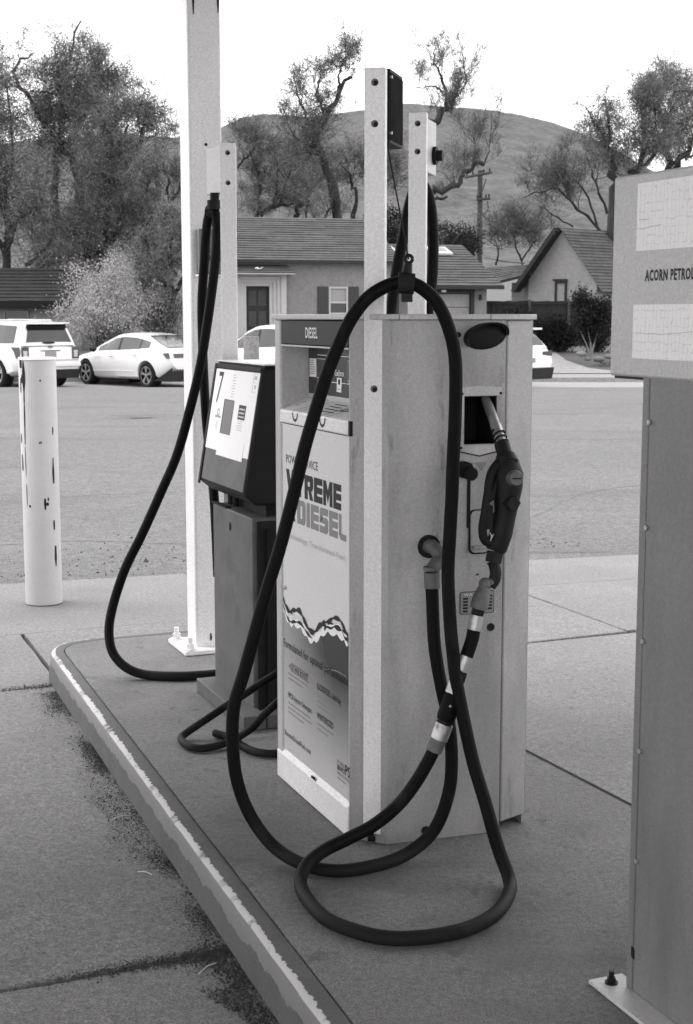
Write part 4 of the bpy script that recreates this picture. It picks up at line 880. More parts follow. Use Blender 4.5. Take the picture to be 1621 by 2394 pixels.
def k_crack(n, l, tc, p):                             # fine crazing, mostly upright and level cracks
    sp = n.new('ShaderNodeSeparateXYZ'); l.new(tc.outputs['Object'], sp.inputs[0]); out_ = None
    for ax, f, thr, seed in ((1, 66, .40, 23), (2, 54, .45, 31)):
        w = mth(n, l, 'MULTIPLY', nz(n, l, tc.outputs['Object'], seed, 4, .7), 1.5)
        a = mth(n, l, 'FRACT', mth(n, l, 'ADD', mth(n, l, 'MULTIPLY', sp.outputs[ax], f), w))
        e = step(n, l, mth(n, l, 'ABSOLUTE', mth(n, l, 'SUBTRACT', a, .5)), .055, .015)
        g = step(n, l, nz(n, l, tc.outputs['Object'], seed*1.7, 3, .6), thr, thr+.05); e = mth(n, l, 'MULTIPLY', e, g)
        out_ = e if out_ is None else mth(n, l, 'MAXIMUM', out_, e)
    return mth(n, l, 'MULTIPLY', out_, .5)
over(ml, .3, k_crack, None)
def clabel(u0, z0, z1):
    mb = MB(); mb.plate([U(u0, 1.886, z0), U(2.05, 1.886, z0), U(2.05, 1.886, z1), U(u0, 1.886, z1)], -DV, .0012); return obj('cracked_label', mb, 'cracked_label', cb)
clabel(2.844, 1.797, 1.950); clabel(2.849, 1.550, 1.6745)
mb = MB(); zc = .9
for (a, za), (b, zb) in (((2.83, 1.846), (2.745, 1.852)), ((2.835, 1.868), (2.80, 1.866)), ((2.84, 1.610), (2.74, 1.606)), ((2.74, 1.606), (2.60, 1.615)), ((2.705, 1.606), (2.712, 1.552)), ((2.69, 1.64), (2.70, 1.628)), ((2.62, 1.86), (2.50, 1.85)), ((2.66, 1.95), (2.655, 1.90))):
    P = [U(a+(b-a)*i/6, 1.8846, za+(zb-za)*i/6+rnd.uniform(-.0008, .0008)) for i in range(7)]
    for p, q in zip(P[:-1], P[1:]): mb.add([p, q, q+Z3*.0009+DU*.0004, p+Z3*.0009+DU*.0004], [(0, 1, 2, 3)])
obj('crack', mb, 'ink_grey', cb)
text('lettering', 'ACORN PETROLEUM', U(2.806, 1.886, 1.7285), -DU, Z3, .0236, .238, 'ink', cb, bold=.034)
mb = MB(); mb.ubox(2.06, 2.872, 1.822, 1.92, .002, .0115); bp_ = obj('base_plate', mb, 'paint_grey', cb, bevel=.002)
p = U(2.836, 1.866, 0); mb = MB(); mb.tube([p+Z3*.0115, p+Z3*.015], .0165, 16); mb.tube([p+Z3*.015, p+Z3*.026], .0112, 6); mb.tube([p+Z3*.026, p+Z3*.043], .0065, 10); obj('anchor_bolt', mb, 'cast_dark', bp_, smooth=35)

# ---- bollards
def bollard(label, c, r, z0, z1, pm='bollard_paint'):
    b = thing('bollard', label, 'bollard', c, 0, 'white bollards at the edge of the asphalt')
    mb = MB(); x, y = c[0], c[1]; mb.tube([(x, y, z0), (x, y, z1-.012), (x, y, z1-.004)], [r, r, r-.004], 40); obj('pipe', mb, pm, b, smooth=40)
    mb = MB(); mb.tube([(x, y, z1-.006), (x, y, z1+.006)], [r+.003, r-.004], 40); obj('lid', mb, 'paint_white' if pm == 'bollard_paint' else pm, b, smooth=30); return b
b1 = bollard('white pipe bollard with peeling paint standing on the concrete left of the hoses', (-1.905, 8.80, -.14), .114, -.14, 1.388)
bollard('far grey bollard on the lot in front of the white crossover', (-1.37, 20.6, -.16), .112, -.165, 1.34, 'stucco')
mb = MB(); c = V3((-1.905, 8.80, 0))
def peel(a, z0, z1, w):                               # flaked strips that bare the dark pipe
    k = max(2, int((z1-z0)/.02)); L = []; Rr = []
    for i in range(k+1):
        z = z0+(z1-z0)*i/k; f = math.sin(math.pi*min(1, max(0, (i+.3)/(k+.6))))**.3; ww = w*f*(1+.7*mnoise.noise(V3((z*14, a*7, 1))))/2; aa = a+.03*mnoise.noise(V3((z*5, a, 3)))
        for s, lst in ((-1, L), (1, Rr)): t = aa+s*ww/.115; lst.append(c+V3((math.sin(t), -math.cos(t), 0))*.1149+Z3*z)
    mb = MB()
    for i in range(k): mb.add([L[i], Rr[i], Rr[i+1], L[i+1]], [(0, 1, 2, 3)])
    obj('peeled_patch', mb, 'cast_dark', b1)
for a, z0, z1, w in ((-.62, 1.12, 1.375, .022), (-.62, .86, 1.13, .012), (-.64, .66, .85, .007), (-.62, .48, .62, .006), (.98, .62, .78, .016), (.98, .10, .23, .018), (1.0, .92, .97, .008), (.42, .46, .53, .016), (.55, .485, .505, .015), (.60, .515, .535, .012), (-.95, .70, .80, .016), (-.9, 1.18, 1.27, .012), (-1.0, .87, .93, .014), (.30, .87, .885, .012), (.22, .87, .88, .010), (.35, 1.25, 1.262, .012), (-.42, .475, .49, .012), (.92, .33, .39, .014), (-.85, 1.33, 1.38, .03), (-.8, 1.24, 1.29, .014)): peel(a, z0, z1, w)

# ================================================================ STREET BACKGROUND
# ---- parked cars, all nosed in at the same slant
def car(name, label, loc, yaw, spec):
    c = thing(name, label, 'car', loc, yaw, 'white cars parked along the street')
    M = MW[c]
    def L(x, y, z): return M @ V3((x, y, z))
    lo, ro, wd = spec['low'], spec['roof'], spec['w']
    f = lambda tab, x: float(np.interp(x, [p[0] for p in tab], [p[1] for p in tab]))
    x0, x1 = lo[0][0], lo[-1][0]
    xs = list(np.linspace(x0, x1, 40))
    zb = spec.get('zb', .2)
    def ring(x):
        w = f(wd, x); t = f(lo, x); b = f(spec['sill'], x)
        h = [(0, b), (w*.82, b), (w-.05, b+.07), (w-.012, b+(t-b)*.35), (w, b+(t-b)*.55), (w-.02, b+(t-b)*.80), (w-.05, t-.07), (w-.13, t-.01), (w*.45, t+.02), (0, t+.028)]
        return [(x, y, z) for y, z in h]+[(x, -y, z) for y, z in h[-2:0:-1]]
    V = []; n = 18
    for x in xs: V += [L(*q) for q in ring(x)]
    F = [(i*n+k, i*n+(k+1) % n, (i+1)*n+(k+1) % n, (i+1)*n+k) for i in range(len(xs)-1) for k in range(n)]+[tuple(range(n)), tuple((len(xs)-1)*n+k for k in range(n))]
    body = obj('body', MB().add(V, F), 'car_white', c, smooth=48)
    # wheel arches cut out of the body
    for wx in spec['wheels']:
        for sy in (-1, 1):
            cu = MB(); wy = f(wd, wx)
            cu.tube([L(wx, sy*(wy-.26), spec['wr']), L(wx, sy*(wy+.1), spec['wr'])], spec['wr']+.055, 28)
            co = obj('cut', cu, 'car_trim', c)
            md = body.modifiers.new('b', 'BOOLEAN'); md.object = co; md.operation = 'DIFFERENCE'; md.solver = 'EXACT'
            bpy.context.view_layer.update()
            dg = bpy.context.evaluated_depsgraph_get(); me = bpy.data.meshes.new_from_object(body.evaluated_get(dg))
            body.modifiers.clear(); old = body.data; body.data = me; bpy.data.meshes.remove(old); bpy.data.objects.remove(co)
            body.data.set_sharp_from_angle(angle=R(48))
            lin = MB(); lin.tube([L(wx, sy*(wy-.27), spec['wr']), L(wx, sy*(wy-.262), spec['wr'])], spec['wr']+.06, 24); obj('wheel_well', lin, 'car_trim', c)
    # glasshouse
    gx = list(np.linspace(ro[0][0], ro[-1][0], 30)); wb = lambda x: f(wd, x)-.12; wr_ = lambda x: (f(wd, x)-.12)*spec['tum']
    V = []; n = 12
    def gring(x):
        zb_ = f(lo, x)-.01; zr = max(f(ro, x), zb_+.004); k = min(1, (zr-zb_)/.35); a = wb(x); b = a+(wr_(x)-a)*k
        h = [(a, zb_), (b+.035*k, zr-.085*k), (b-.02, zr-.025*k), (b-.12, zr), (b*.5, zr+.018*k), (0, zr+.024*k)]
        return [(x, y, z) for y, z in h]+[(x, -y, z) for y, z in h[::-1]]
    for x in gx: V += [L(*q) for q in gring(x)]
    F = [(i*n+k, i*n+k+1, (i+1)*n+k+1, (i+1)*n+k) for i in range(len(gx)-1) for k in range(n-1)]+[tuple(range(n)), tuple((len(gx)-1)*n+k for k in range(n))]
    obj('cabin', MB().add(V, F), 'car_white', c, smooth=48)
    def side_glass(name, xa, xb, sy, m='car_glass', topcut=None, off=.006):
        mb = MB(); k = 12; P = []
        for i in range(k+1):
            x = xa+(xb-xa)*i/k; g = gring(x); a, b = g[0], g[1]
            z0 = a[2]+.035; z1 = b[2]-.012
            if z1 < z0+.004: z1 = z0+.004
            def pt(z): t = (z-a[2])/max(b[2]-a[2], .01); return L(x, sy*(a[1]+(b[1]-a[1])*t+off), z)
            P.append((pt(z0), pt(z1)))
        for p, q in zip(P[:-1], P[1:]): mb.add([p[0], q[0], q[1], p[1]], [(0, 1, 2, 3)])
        return obj(name, mb, m, c)
    for xa, xb, m in spec['side']:
        for sy in (-1, 1): side_glass('window' if m == 'car_glass' else 'pillar', xa, xb, sy, m, off=.006 if m == 'car_glass' else .009)
    for nm, xa, xb in (('windscreen',)+spec['front'], ('rear_window',)+spec['rear']):
        mb = MB(); P = []
        for i in range(9):
            x = xa+(xb-xa)*i/8; g = gring(x); w = g[2][1]-.05; P.append([L(x, w*t, f(ro, x)+.03-abs(t)**2*.012) for t in np.linspace(-1, 1, 7)])
        for i in range(8):
            for k in range(6): mb.add([P[i][k], P[i][k+1], P[i+1][k+1], P[i+1][k]], [(0, 1, 2, 3)])
        obj(nm, mb, 'car_glass', c, smooth=60)
    # wheels
    for wx in spec['wheels']:
        for sy in (-1, 1):
            wy = f(wd, wx)-.02; r = spec['wr']; wl = MB()
            prof_ = [(.55, .0), (.62, -.02), (.72, .0), (.9, .01), (.98, -.015), (1, -.05), (1, -.18), (.95, -.215), (.6, -.2)]
            vs = []; N = 28
            for k in range(N):
                a = 2*math.pi*k/N
                for q in prof_: vs.append(L(wx+math.cos(a)*r*q[0], sy*(wy+q[1]), r+math.sin(a)*r*q[0]))
            nn = len(prof_); fs = [(k*nn+j, k*nn+j+1, ((k+1) % N)*nn+j+1, ((k+1) % N)*nn+j) for k in range(N) for j in range(nn-1)]
            w_ = obj('wheel', wl.add(vs, fs), 'tyre', c, smooth=50)
            rm = MB()
            for k in range(24):
                a, b = 2*math.pi*k/24, 2*math.pi*(k+1)/24
                rm.add([L(wx+math.cos(t)*r*q, sy*(wy+.004), r+math.sin(t)*r*q) for t, q in ((a, .70), (b, .70), (b, .65), (a, .65))], [(0, 1, 2, 3)])
            for k in range(5):
                a = 2*math.pi*k/5+.3
                for da in (-.13, .13):
                    d = V3((math.cos(a+da), math.sin(a+da), 0)); e = V3((-d.y, d.x, 0))
                    A1 = V3((math.cos(a), math.sin(a), 0))*.08*r
                    pts = [A1+e*.012, d*(.66*r)+e*.018, d*(.66*r)-e*.018, A1-e*.012]
                    rm.add([L(wx+p.x, sy*(wy+.002), r+p.y) for p in pts], [(0, 1, 2, 3)])
            rm.disc(L(wx, sy*(wy+.001), r), M.to_3x3() @ V3((0, sy, 0)), .05, .004, 14); obj('rim', rm, 'rim', w_)
            bk_ = MB(); bk_.disc(L(wx, sy*(wy-.05), r), M.to_3x3() @ V3((0, sy, 0)), r*.66, .004, 20); obj('brake_disc', bk_, 'tyre', w_)
    def panel(name, pts, m, nrm, t=.012):
        mb = MB(); mb.plate([L(*p) for p in pts], M.to_3x3() @ V3(nrm), t); return obj(name, mb, m, c, bevel=.004)
    spec['extra'](panel, L, M, f, c)
    return c
CARYAW = R(134)
def sedan_x(panel, L, M, f, c):
    for sy in (-1, 1):
        panel('tail_light', [(-2.16, sy*.895, .93), (-2.36, sy*.84, .955), (-2.38, sy*.835, .80), (-2.30, sy*.868, .79)], 'lamp_dark', (0, sy, 0), .02)
        mb = MB(); mb.ball(L(.92, sy*.98, 1.0), .11, 10, (1.0, .8, .75)); obj('wing_mirror', mb, 'car_trim', c, smooth=60)
        panel('door_handle', [(.22, sy*.938, .80), (.02, sy*.938, .80), (.02, sy*.938, .826), (.22, sy*.938, .826)], 'rim', (0, sy, 0), .008)
        panel('door_handle', [(-.85, sy*.938, .845), (-1.04, sy*.938, .845), (-1.04, sy*.938, .87), (-.85, sy*.938, .87)], 'rim', (0, sy, 0), .008)
        panel('rear_skirt', [(-1.78, sy*.90, .20), (-2.44, sy*.80, .20), (-2.46, sy*.80, .56), (-2.2, sy*.885, .38)], 'car_trim', (0, sy, 0), .03)
        panel('sill_line', [(1.0, sy*.935, .40), (-.9, sy*.935, .43), (-.9, sy*.935, .455), (1.0, sy*.935, .425)], 'car_white', (0, sy, 0), .012)
    panel('tail_light', [(-2.462, -.74, .82), (-2.462, .74, .82), (-2.44, .78, .93), (-2.44, -.78, .93)], 'lamp_dark', (-1, 0, 0), .02)
    panel('license_plate', [(-2.47, -.26, .56), (-2.47, .26, .56), (-2.47, .26, .70), (-2.47, -.26, .70)], 'lamp_pale', (-1, 0, 0), .01)
    panel('bumper', [(-2.45, -.8, .20), (-2.45, .8, .20), (-2.47, .8, .48), (-2.47, -.8, .48)], 'car_trim', (-1, 0, 0), .03)
    mb = MB(); mb.plate([L(-1.0, -.012, 1.455), L(-1.2, -.012, 1.43), L(-1.2, -.012, 1.51)], M.to_3x3() @ V3((0, 1, 0)), .024); obj('roof_fin', mb, 'car_trim', c)
sedan = dict(low=[(-2.46, .86), (-2.40, 1.0), (-2.2, 1.05), (-1.6, 1.045), (-.6, .985), (.6, .94), (1.2, .92), (1.8, .84), (2.2, .73), (2.42, .60)],
    roof=[(-2.15, 1.05), (-1.7, 1.19), (-1.2, 1.35), (-.7, 1.425), (-.2, 1.44), (.2, 1.41), (.6, 1.29), (1.0, 1.10), (1.3, .93)],
    sill=[(-2.46, .52), (-2.0, .30), (-1.6, .22), (2.2, .20), (2.42, .32)], w=[(-2.46, .80), (-2.2, .875), (-1.6, .925), (0, .93), (1.5, .925), (2.1, .86), (2.42, .66)],
    tum=.76, wheels=(-1.42, 1.42), wr=.34, front=(1.22, .34), rear=(-2.1, -1.12),
    side=[(.95, .0, 'car_glass'), (.0, -.10, 'car_trim'), (-.10, -.95, 'car_glass'), (-.95, -1.0, 'car_trim'), (-1.0, -1.42, 'car_glass')], extra=sedan_x)
def suv_x(panel, L, M, f, c):
    for sy in (-1, 1):
        panel('tail_light', [(-2.15, sy*.975, 1.10), (-2.47, sy*.90, 1.10), (-2.48, sy*.89, .78), (-2.36, sy*.945, .80), (-2.28, sy*.962, .98)], 'lamp_dark', (0, sy, 0), .012)
        panel('tail_light', [(-2.512, sy*.89, 1.10), (-2.512, sy*.66, 1.10), (-2.512, sy*.66, .78), (-2.512, sy*.88, .78)], 'lamp_dark', (-1, 0, 0), .012)
        panel('tail_lamp', [(-2.526, sy*.84, 1.0), (-2.526, sy*.71, 1.0), (-2.526, sy*.71, .82), (-2.526, sy*.82, .82)], 'rim', (-1, 0, 0), .004)
        mb = MB(); mb.tube([L(.6, sy*.62, 1.80), L(-1.6, sy*.62, 1.79)], .022, 8); obj('roof_rail', mb, 'rim', c)
        mb = MB(); mb.ball(L(.95, sy*1.08, 1.12), .13, 10, (.8, .8, .8)); obj('wing_mirror', mb, 'car_white', c, smooth=60)
    panel('spoiler', [(-2.28, -.66, 1.715), (-2.28, .66, 1.715), (-2.50, .62, 1.70), (-2.50, -.62, 1.70)], 'car_white', (0, 0, 1), .03)
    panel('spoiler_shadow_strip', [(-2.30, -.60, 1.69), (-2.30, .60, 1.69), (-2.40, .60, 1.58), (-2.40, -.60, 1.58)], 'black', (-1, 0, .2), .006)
    panel('license_plate', [(-2.516, -.17, .82), (-2.516, .17, .82), (-2.516, .17, .98), (-2.516, -.17, .98)], 'curtain', (-1, 0, 0), .01)
    panel('plate_recess', [(-2.514, -.33, .985), (-2.514, .33, .985), (-2.514, .28, 1.01), (-2.514, -.28, 1.01)], 'lamp_dark', (-1, 0, 0), .008)
    panel('tailgate_seam', [(-2.513, -.85, .735), (-2.513, .85, .735), (-2.513, .85, .748), (-2.513, -.85, .748)], 'cast_grey', (-1, 0, 0), .004)
    panel('reverse_camera', [(-2.514, -.09, .68), (-2.514, .09, .68), (-2.514, .09, .705), (-2.514, -.09, .705)], 'black', (-1, 0, 0), .006)
    mb = MB(); mb.disc(L(-2.512, 0, 1.10), M.to_3x3() @ V3((-1, 0, 0)), .085, .008, 16, .035); obj('badge', mb, 'cast_grey', c)
    mb = MB(); mb.disc(L(-2.455, .02, 1.20), M.to_3x3() @ V3((-1, 0, .4)), .2, .01, 16, .03); obj('wiper', mb, 'black', c)
    panel('bumper', [(-2.50, -.9, .58), (-2.50, .9, .58), (-2.50, .9, .66), (-2.50, -.9, .66)], 'car_white', (-1, 0, 0), .07)
    panel('lower_bumper', [(-2.48, -.86, .26), (-2.48, .86, .26), (-2.50, .88, .50), (-2.50, -.88, .50)], 'car_trim', (-1, 0, 0), .04)
suv = dict(low=[(-2.51, .98), (-2.50, 1.13), (-2.3, 1.17), (-1.0, 1.15), (.6, 1.10), (1.2, 1.07), (1.9, 1.0), (2.3, .88), (2.5, .7)],
    roof=[(-2.46, 1.18), (-2.38, 1.45), (-2.26, 1.70), (-2.0, 1.75), (-.8, 1.78), (.0, 1.77), (.5, 1.68), (.9, 1.42), (1.35, 1.07)],
    sill=[(-2.51, .48), (-2.0, .36), (-1.6, .28), (2.2, .28), (2.5, .36)], w=[(-2.51, .90), (-2.3, .965), (-1.6, 1.0), (0, 1.0), (1.5, .99), (2.2, .93), (2.5, .76)],
    tum=.80, wheels=(-1.43, 1.43), wr=.385, front=(1.25, .52), rear=(-2.455, -2.30),
    side=[(.95, -.05, 'car_glass'), (-.05, -.15, 'car_trim'), (-.15, -1.1, 'car_glass'), (-1.1, -1.2, 'car_trim'), (-1.2, -2.1, 'car_glass')], extra=suv_x)
def place(px, py, d): q = at(px, py, d); return q
# the rear-left wheels touch the street where the photograph shows them
def set_car(name, label, spec, wheel_xy, key=(-1.42, .86)):
    rot = Matrix.Rotation(CARYAW, 3, 'Z'); off = rot @ V3((key[0], key[1], 0)); return car(name, label, (wheel_xy[0]-off.x, wheel_xy[1]-off.y, -.272), CARYAW, spec)
set_car('sedan', 'white four door sedan parked between the light shrub and the white column', sedan, (-5.30, 38.0))
set_car('parked_suv', 'white SUV with dark tail lights at the left edge, behind the bollard', suv, (-9.25, 37.9), (-1.43, .95))
cross = dict(suv); cross['tum'] = .78
cross['roof'] = [(-2.40, 1.10), (-2.2, 1.36), (-1.9, 1.55), (-1.2, 1.63), (-.3, 1.66), (.2, 1.63), (.6, 1.5), (1.0, 1.28), (1.4, 1.02)]
cross['side'] = [(.95, .0, 'car_glass'), (.0, -.09, 'car_trim'), (-.09, -.95, 'car_glass'), (-.95, -1.03, 'car_trim'), (-1.03, -1.75, 'car_glass')]
cross['low'] = [(-2.51, .90), (-2.48, 1.06), (-2.3, 1.10), (-1.0, 1.06), (.6, 1.0), (1.2, .98), (1.9, .9), (2.3, .8), (2.5, .62)]
cross['rear'] = (-2.38, -1.95)
def cross_x(panel, L, M, f, c):
    for sy in (-1, 1):
        panel('tail_light', [(-2.1, sy*.975, .98), (-2.47, sy*.90, 1.0), (-2.48, sy*.89, .86), (-2.30, sy*.958, .88)], 'lamp_dark', (0, sy, 0), .012)
        panel('tail_light', [(-2.512, sy*.89, 1.0), (-2.512, sy*.50, .98), (-2.512, sy*.50, .90), (-2.512, sy*.88, .86)], 'lamp_dark', (-1, 0, 0), .012)
        mb = MB(); mb.ball(L(.95, sy*1.06, 1.06), .12, 10, (.8, .8, .8)); obj('wing_mirror', mb, 'car_white', c, smooth=60)
    panel('spoiler', [(-1.9, -.62, 1.56), (-1.9, .62, 1.56), (-2.42, .58, 1.545), (-2.42, -.58, 1.545)], 'car_white', (0, 0, 1), .05)
    panel('license_plate', [(-2.516, -.2, .70), (-2.516, .2, .70), (-2.516, .2, .82), (-2.516, -.2, .82)], 'curtain', (-1, 0, 0), .01)
    panel('lower_bumper', [(-2.48, -.88, .26), (-2.48, .88, .26), (-2.52, .92, .56), (-2.52, -.92, .56)], 'car_trim', (-1, 0, 0), .06)
cross['extra'] = cross_x
set_car('parked_crossover', 'white crossover seen between the left mast and the diesel dispenser', cross, (-1.55, 38.2), (-1.43, .95))
set_car('parked_crossover', 'white car of which only the tail shows to the right of the diesel dispenser', cross, (3.35, 37.3), (-1.43, .95))

# ---- houses
def wallbox(mb, X, Y, o, x0, x1, y0, y1, z0, z1):
    P = [o+X*x0+Y*y0, o+X*x1+Y*y0, o+X*x1+Y*y1, o+X*x0+Y*y1]; return mb.box8([p+Z3*z0 for p in P]+[p+Z3*z1 for p in P])
def roof_slope(mb, a, b, c, d, rows, t=.035):          # a-b eave, d-c ridge: overlapping courses of shingles, each cut into tabs
    nrm = (b-a).cross(d-a).normalized()
    if nrm.z < 0: nrm = -nrm
    for i in range(rows):
        t0, t1 = i/rows, min(1, (i+1.12)/rows)
        p, q = a.lerp(d, t0), b.lerp(c, t0); r_, s = b.lerp(c, t1), a.lerp(d, t1)
        n = max(2, int((q-p).length/.9)); off = rnd.random()
        cuts = [0]+sorted((k+off)/n for k in range(n) if 0 < (k+off)/n < 1)+[1]
        for u0, u1 in zip(cuts[:-1], cuts[1:]):
            h = nrm*(t+rnd.uniform(-.006, .012))
            P = [p.lerp(q, u0), p.lerp(q, u1), s.lerp(r_, u1), s.lerp(r_, u0)]
            mb.add([P[0]+h, P[1]+h, P[2]+nrm*.006, P[3]+nrm*.006, P[0], P[1]], [(0, 1, 2, 3), (4, 5, 1, 0)])
HO = V3((-4.95, 46.3, 0)); HR = R(16); HX = V3((math.cos(HR), math.sin(HR), 0)); HY = V3((-HX.y, HX.x, 0))
def hp_(x, y, z): return HO+HX*x+HY*y+Z3*z
hs = thing('house', 'low stucco house with a dark panelled front door and one shuttered window', 'house', hp_(3.4, 3.3, .4), HR)
mb = MB(); n_ = HY
for x0, x1, z0, z1 in ((0, 1.74, .2, 3.42), (1.74, 2.52, 2.58, 3.42), (2.52, 4.54, .2, 3.42), (4.54, 5.19, 2.58, 3.42), (4.54, 5.19, .2, 1.68), (5.19, 6.85, .2, 3.42)):
    mb.add([hp_(x0, 0, z0), hp_(x1, 0, z0), hp_(x1, 0, z1), hp_(x0, 0, z1)], [(0, 1, 2, 3)])
mb.add([hp_(0, 0, .2), hp_(0, 6.6, .2), hp_(0, 6.6, 3.42), hp_(0, 3.3, 4.98), hp_(0, 0, 3.42)], [(0, 1, 2, 3, 4)])
mb.add([hp_(6.85, 0, .2), hp_(6.85, 6.6, .2), hp_(6.85, 6.6, 3.42), hp_(6.85, 3.3, 4.98), hp_(6.85, 0, 3.42)], [(4, 3, 2, 1, 0)])
mb.add([hp_(0, 6.6, .2), hp_(6.85, 6.6, .2), hp_(6.85, 6.6, 3.42), hp_(0, 6.6, 3.42)], [(0, 1, 2, 3)])
obj('wall', mb, 'stucco', hs)
mb = MB(); roof_slope(mb, hp_(-.12, -.35, 3.40), hp_(6.97, -.35, 3.40), hp_(6.97, 3.3, 5.02), hp_(-.12, 3.3, 5.02), 19); rf = obj('roof', mb, 'shingle', hs)
mb = MB(); roof_slope(mb, hp_(6.97, 6.95, 3.40), hp_(-.12, 6.95, 3.40), hp_(-.12, 3.3, 5.02), hp_(6.97, 3.3, 5.02), 19); obj('roof', mb, 'shingle', hs)
mb = MB(); wallbox(mb, HX, HY, HO, -.12, 6.97, -.42, -.30, 3.335, 3.435); obj('gutter', mb, 'trim_dark', hs)
mb = MB(); wallbox(mb, HX, HY, HO, 1.74, 2.52, .05, .10, .5, 2.58); dr = obj('front_door', mb, 'trim_dark', hs)
for xx in (1.83, 2.16):
    for zz in (.62, 1.28, 1.95): mb = MB(); wallbox(mb, HX, HY, HO, xx, xx+.27, .035, .05, zz, zz+.5); obj('door_panel', mb, 'shutter', dr, bevel=.01)
for i, (a, b, zt_) in enumerate(((1.62, 2.64, 2.70), (1.50, 2.76, 2.80), (1.38, 2.88, 2.90), (1.20, 3.06, 3.02))):   # stepped door surround
    d0 = -.02-.045*(i+1)
    for x0, x1, z0, z1 in ((a, a+.125 if i < 3 else a+.185, .45, zt_), (b-(.125 if i < 3 else .185), b, .45, zt_), (a+.125 if i < 3 else a+.185, b-(.125 if i < 3 else .185), zt_-.11, zt_)):
        mb = MB(); wallbox(mb, HX, HY, HO, x0, x1, d0, -.002, z0, z1); obj('door_surround', mb, 'trim_pale', hs, bevel=.01)
mb = MB(); roof_slope(mb, hp_(1.05, -.72, 2.99), hp_(3.2, -.72, 2.99), hp_(3.08, -.02, 3.27), hp_(1.2, -.02, 3.27), 4); obj('door_hood', mb, 'shingle', hs)
mb = MB(); wallbox(mb, HX, HY, HO, 1.03, 3.22, -.75, -.02, 2.955, 2.985); obj('hood_trim', mb, 'trim_pale', hs)
mb = MB(); mb.plate([hp_(1.95, -.45, 3.14), hp_(2.10, -.5, 3.12), hp_(2.24, -.42, 3.18), hp_(2.12, -.38, 3.13), hp_(2.06, -.36, 3.17)], (0, -.4, 1), .02); obj('bird_ornament', mb, 'label_white', hs)
def win(par, fn, x0, x1, z0, z1, zm, up='curtain', lo_='glass_dark', m='trim_pale', t=.055):
    for a, b, c, d in ((x0, x0+t, z0, z1), (x1-t, x1, z0, z1), (x0+t, x1-t, z1-t, z1), (x0+t, x1-t, z0, z0+t), (x0+t, x1-t, zm-t/2, zm+t/2)):
        mb = MB(); P = [fn(a, -.03, c), fn(b, -.03, c), fn(b, .03, c), fn(a, .03, c), fn(a, -.03, d), fn(b, -.03, d), fn(b, .03, d), fn(a, .03, d)]; mb.box8(P); w = obj('window_frame', mb, m, par)
    mb = MB(); mb.add([fn(x0+t, .02, zm+t/2), fn(x1-t, .02, zm+t/2), fn(x1-t, .02, z1-t), fn(x0+t, .02, z1-t)], [(0, 1, 2, 3)]); obj('pane', mb, up, w)
    mb = MB(); mb.add([fn(x0+t, .04, z0+t), fn(x1-t, .04, z0+t), fn(x1-t, .04, zm-t/2), fn(x0+t, .04, zm-t/2)], [(0, 1, 2, 3)]); obj('pane', mb, lo_, w)
win(hs, hp_, 4.54, 5.19, 1.68, 2.58, 2.07)
for a, b in ((4.15, 4.51), (5.22, 5.57)):
    mb = MB(); wallbox(mb, HX, HY, HO, a, b, -.05, -.003, 1.66, 2.59); sh = obj('shutter', mb, 'shutter', hs, bevel=.008)
    mb = MB()
    for k in range(10): wallbox(mb, HX, HY, HO, a+.05, b-.05, -.058, -.050, 1.72+.085*k, 1.77+.085*k)
    obj('shutter_slat', mb, 'shutter', sh)
mb = MB(); wallbox(mb, HX, HY, HO, 1.02, 1.14, -.06, -.002, 1.85, 2.12); obj('mailbox', mb, 'black', hs)
mb = MB(); wallbox(mb, HX, HY, HO, 6.84, 6.95, -.10, -.003, .3, 3.33); obj('downpipe', mb, 'trim_dark', hs)
# garage wing
ga = thing('garage', 'garage with a pale roll door and two skylights in its shingle roof', 'garage', hp_(8.9, 4, .5), HR)
mb = MB()
for x0, x1, z0, z1 in ((6.88, 8.62, .3, 2.66), (8.62, 10.12, 2.42, 2.66), (10.12, 10.72, .3, 2.66)): mb.add([hp_(x0, 1.5, z0), hp_(x1, 1.5, z0), hp_(x1, 1.5, z1), hp_(x0, 1.5, z1)], [(0, 1, 2, 3)])
mb.add([hp_(10.72, 1.5, .3), hp_(10.72, 7.3, .3), hp_(10.72, 7.3, 2.66), hp_(10.72, 4.4, 4.15), hp_(10.72, 1.5, 2.66)], [(0, 1, 2, 3, 4)]); mb.add([hp_(6.88, 7.3, .3), hp_(10.72, 7.3, .3), hp_(10.72, 7.3, 2.66), hp_(6.88, 7.3, 2.66)], [(0, 1, 2, 3)]); obj('wall', mb, 'stucco', ga)
mb = MB(); roof_slope(mb, hp_(6.9, 1.1, 2.66), hp_(11.2, 1.1, 2.66), hp_(10.85, 4.4, 4.22), hp_(6.9, 4.4, 4.22), 16); rf = obj('roof', mb, 'shingle', ga)
mb = MB(); roof_slope(mb, hp_(11.2, 7.7, 2.66), hp_(6.9, 7.7, 2.66), hp_(6.9, 4.4, 4.22), hp_(10.85, 4.4, 4.22), 16); obj('roof', mb, 'shingle', ga)
mb = MB(); wallbox(mb, HX, HY, HO, 6.9, 11.2, 1.04, 1.13, 2.55, 2.67); obj('fascia', mb, 'trim_dark', ga)
def gp(x, t, k=.05): return hp_(x, 1.1+3.3*t, 2.66+1.56*t+k)
for x in (7.25, 9.30):
    mb = MB(); mb.plate([gp(x, .70), gp(x+.85, .70), gp(x+.72, .86), gp(x-.02, .86)], (0, -.42, .9), .09); sk = obj('skylight', mb, 'skylight', ga, bevel=.01)
    mb = MB(); mb.plate([gp(x+.16, .735, .15), gp(x+.70, .735, .15), gp(x+.60, .825, .15), gp(x+.14, .825, .15)], (0, -.42, .9), .01); obj('skylight_glass', mb, 'curtain', sk)
mb = MB()
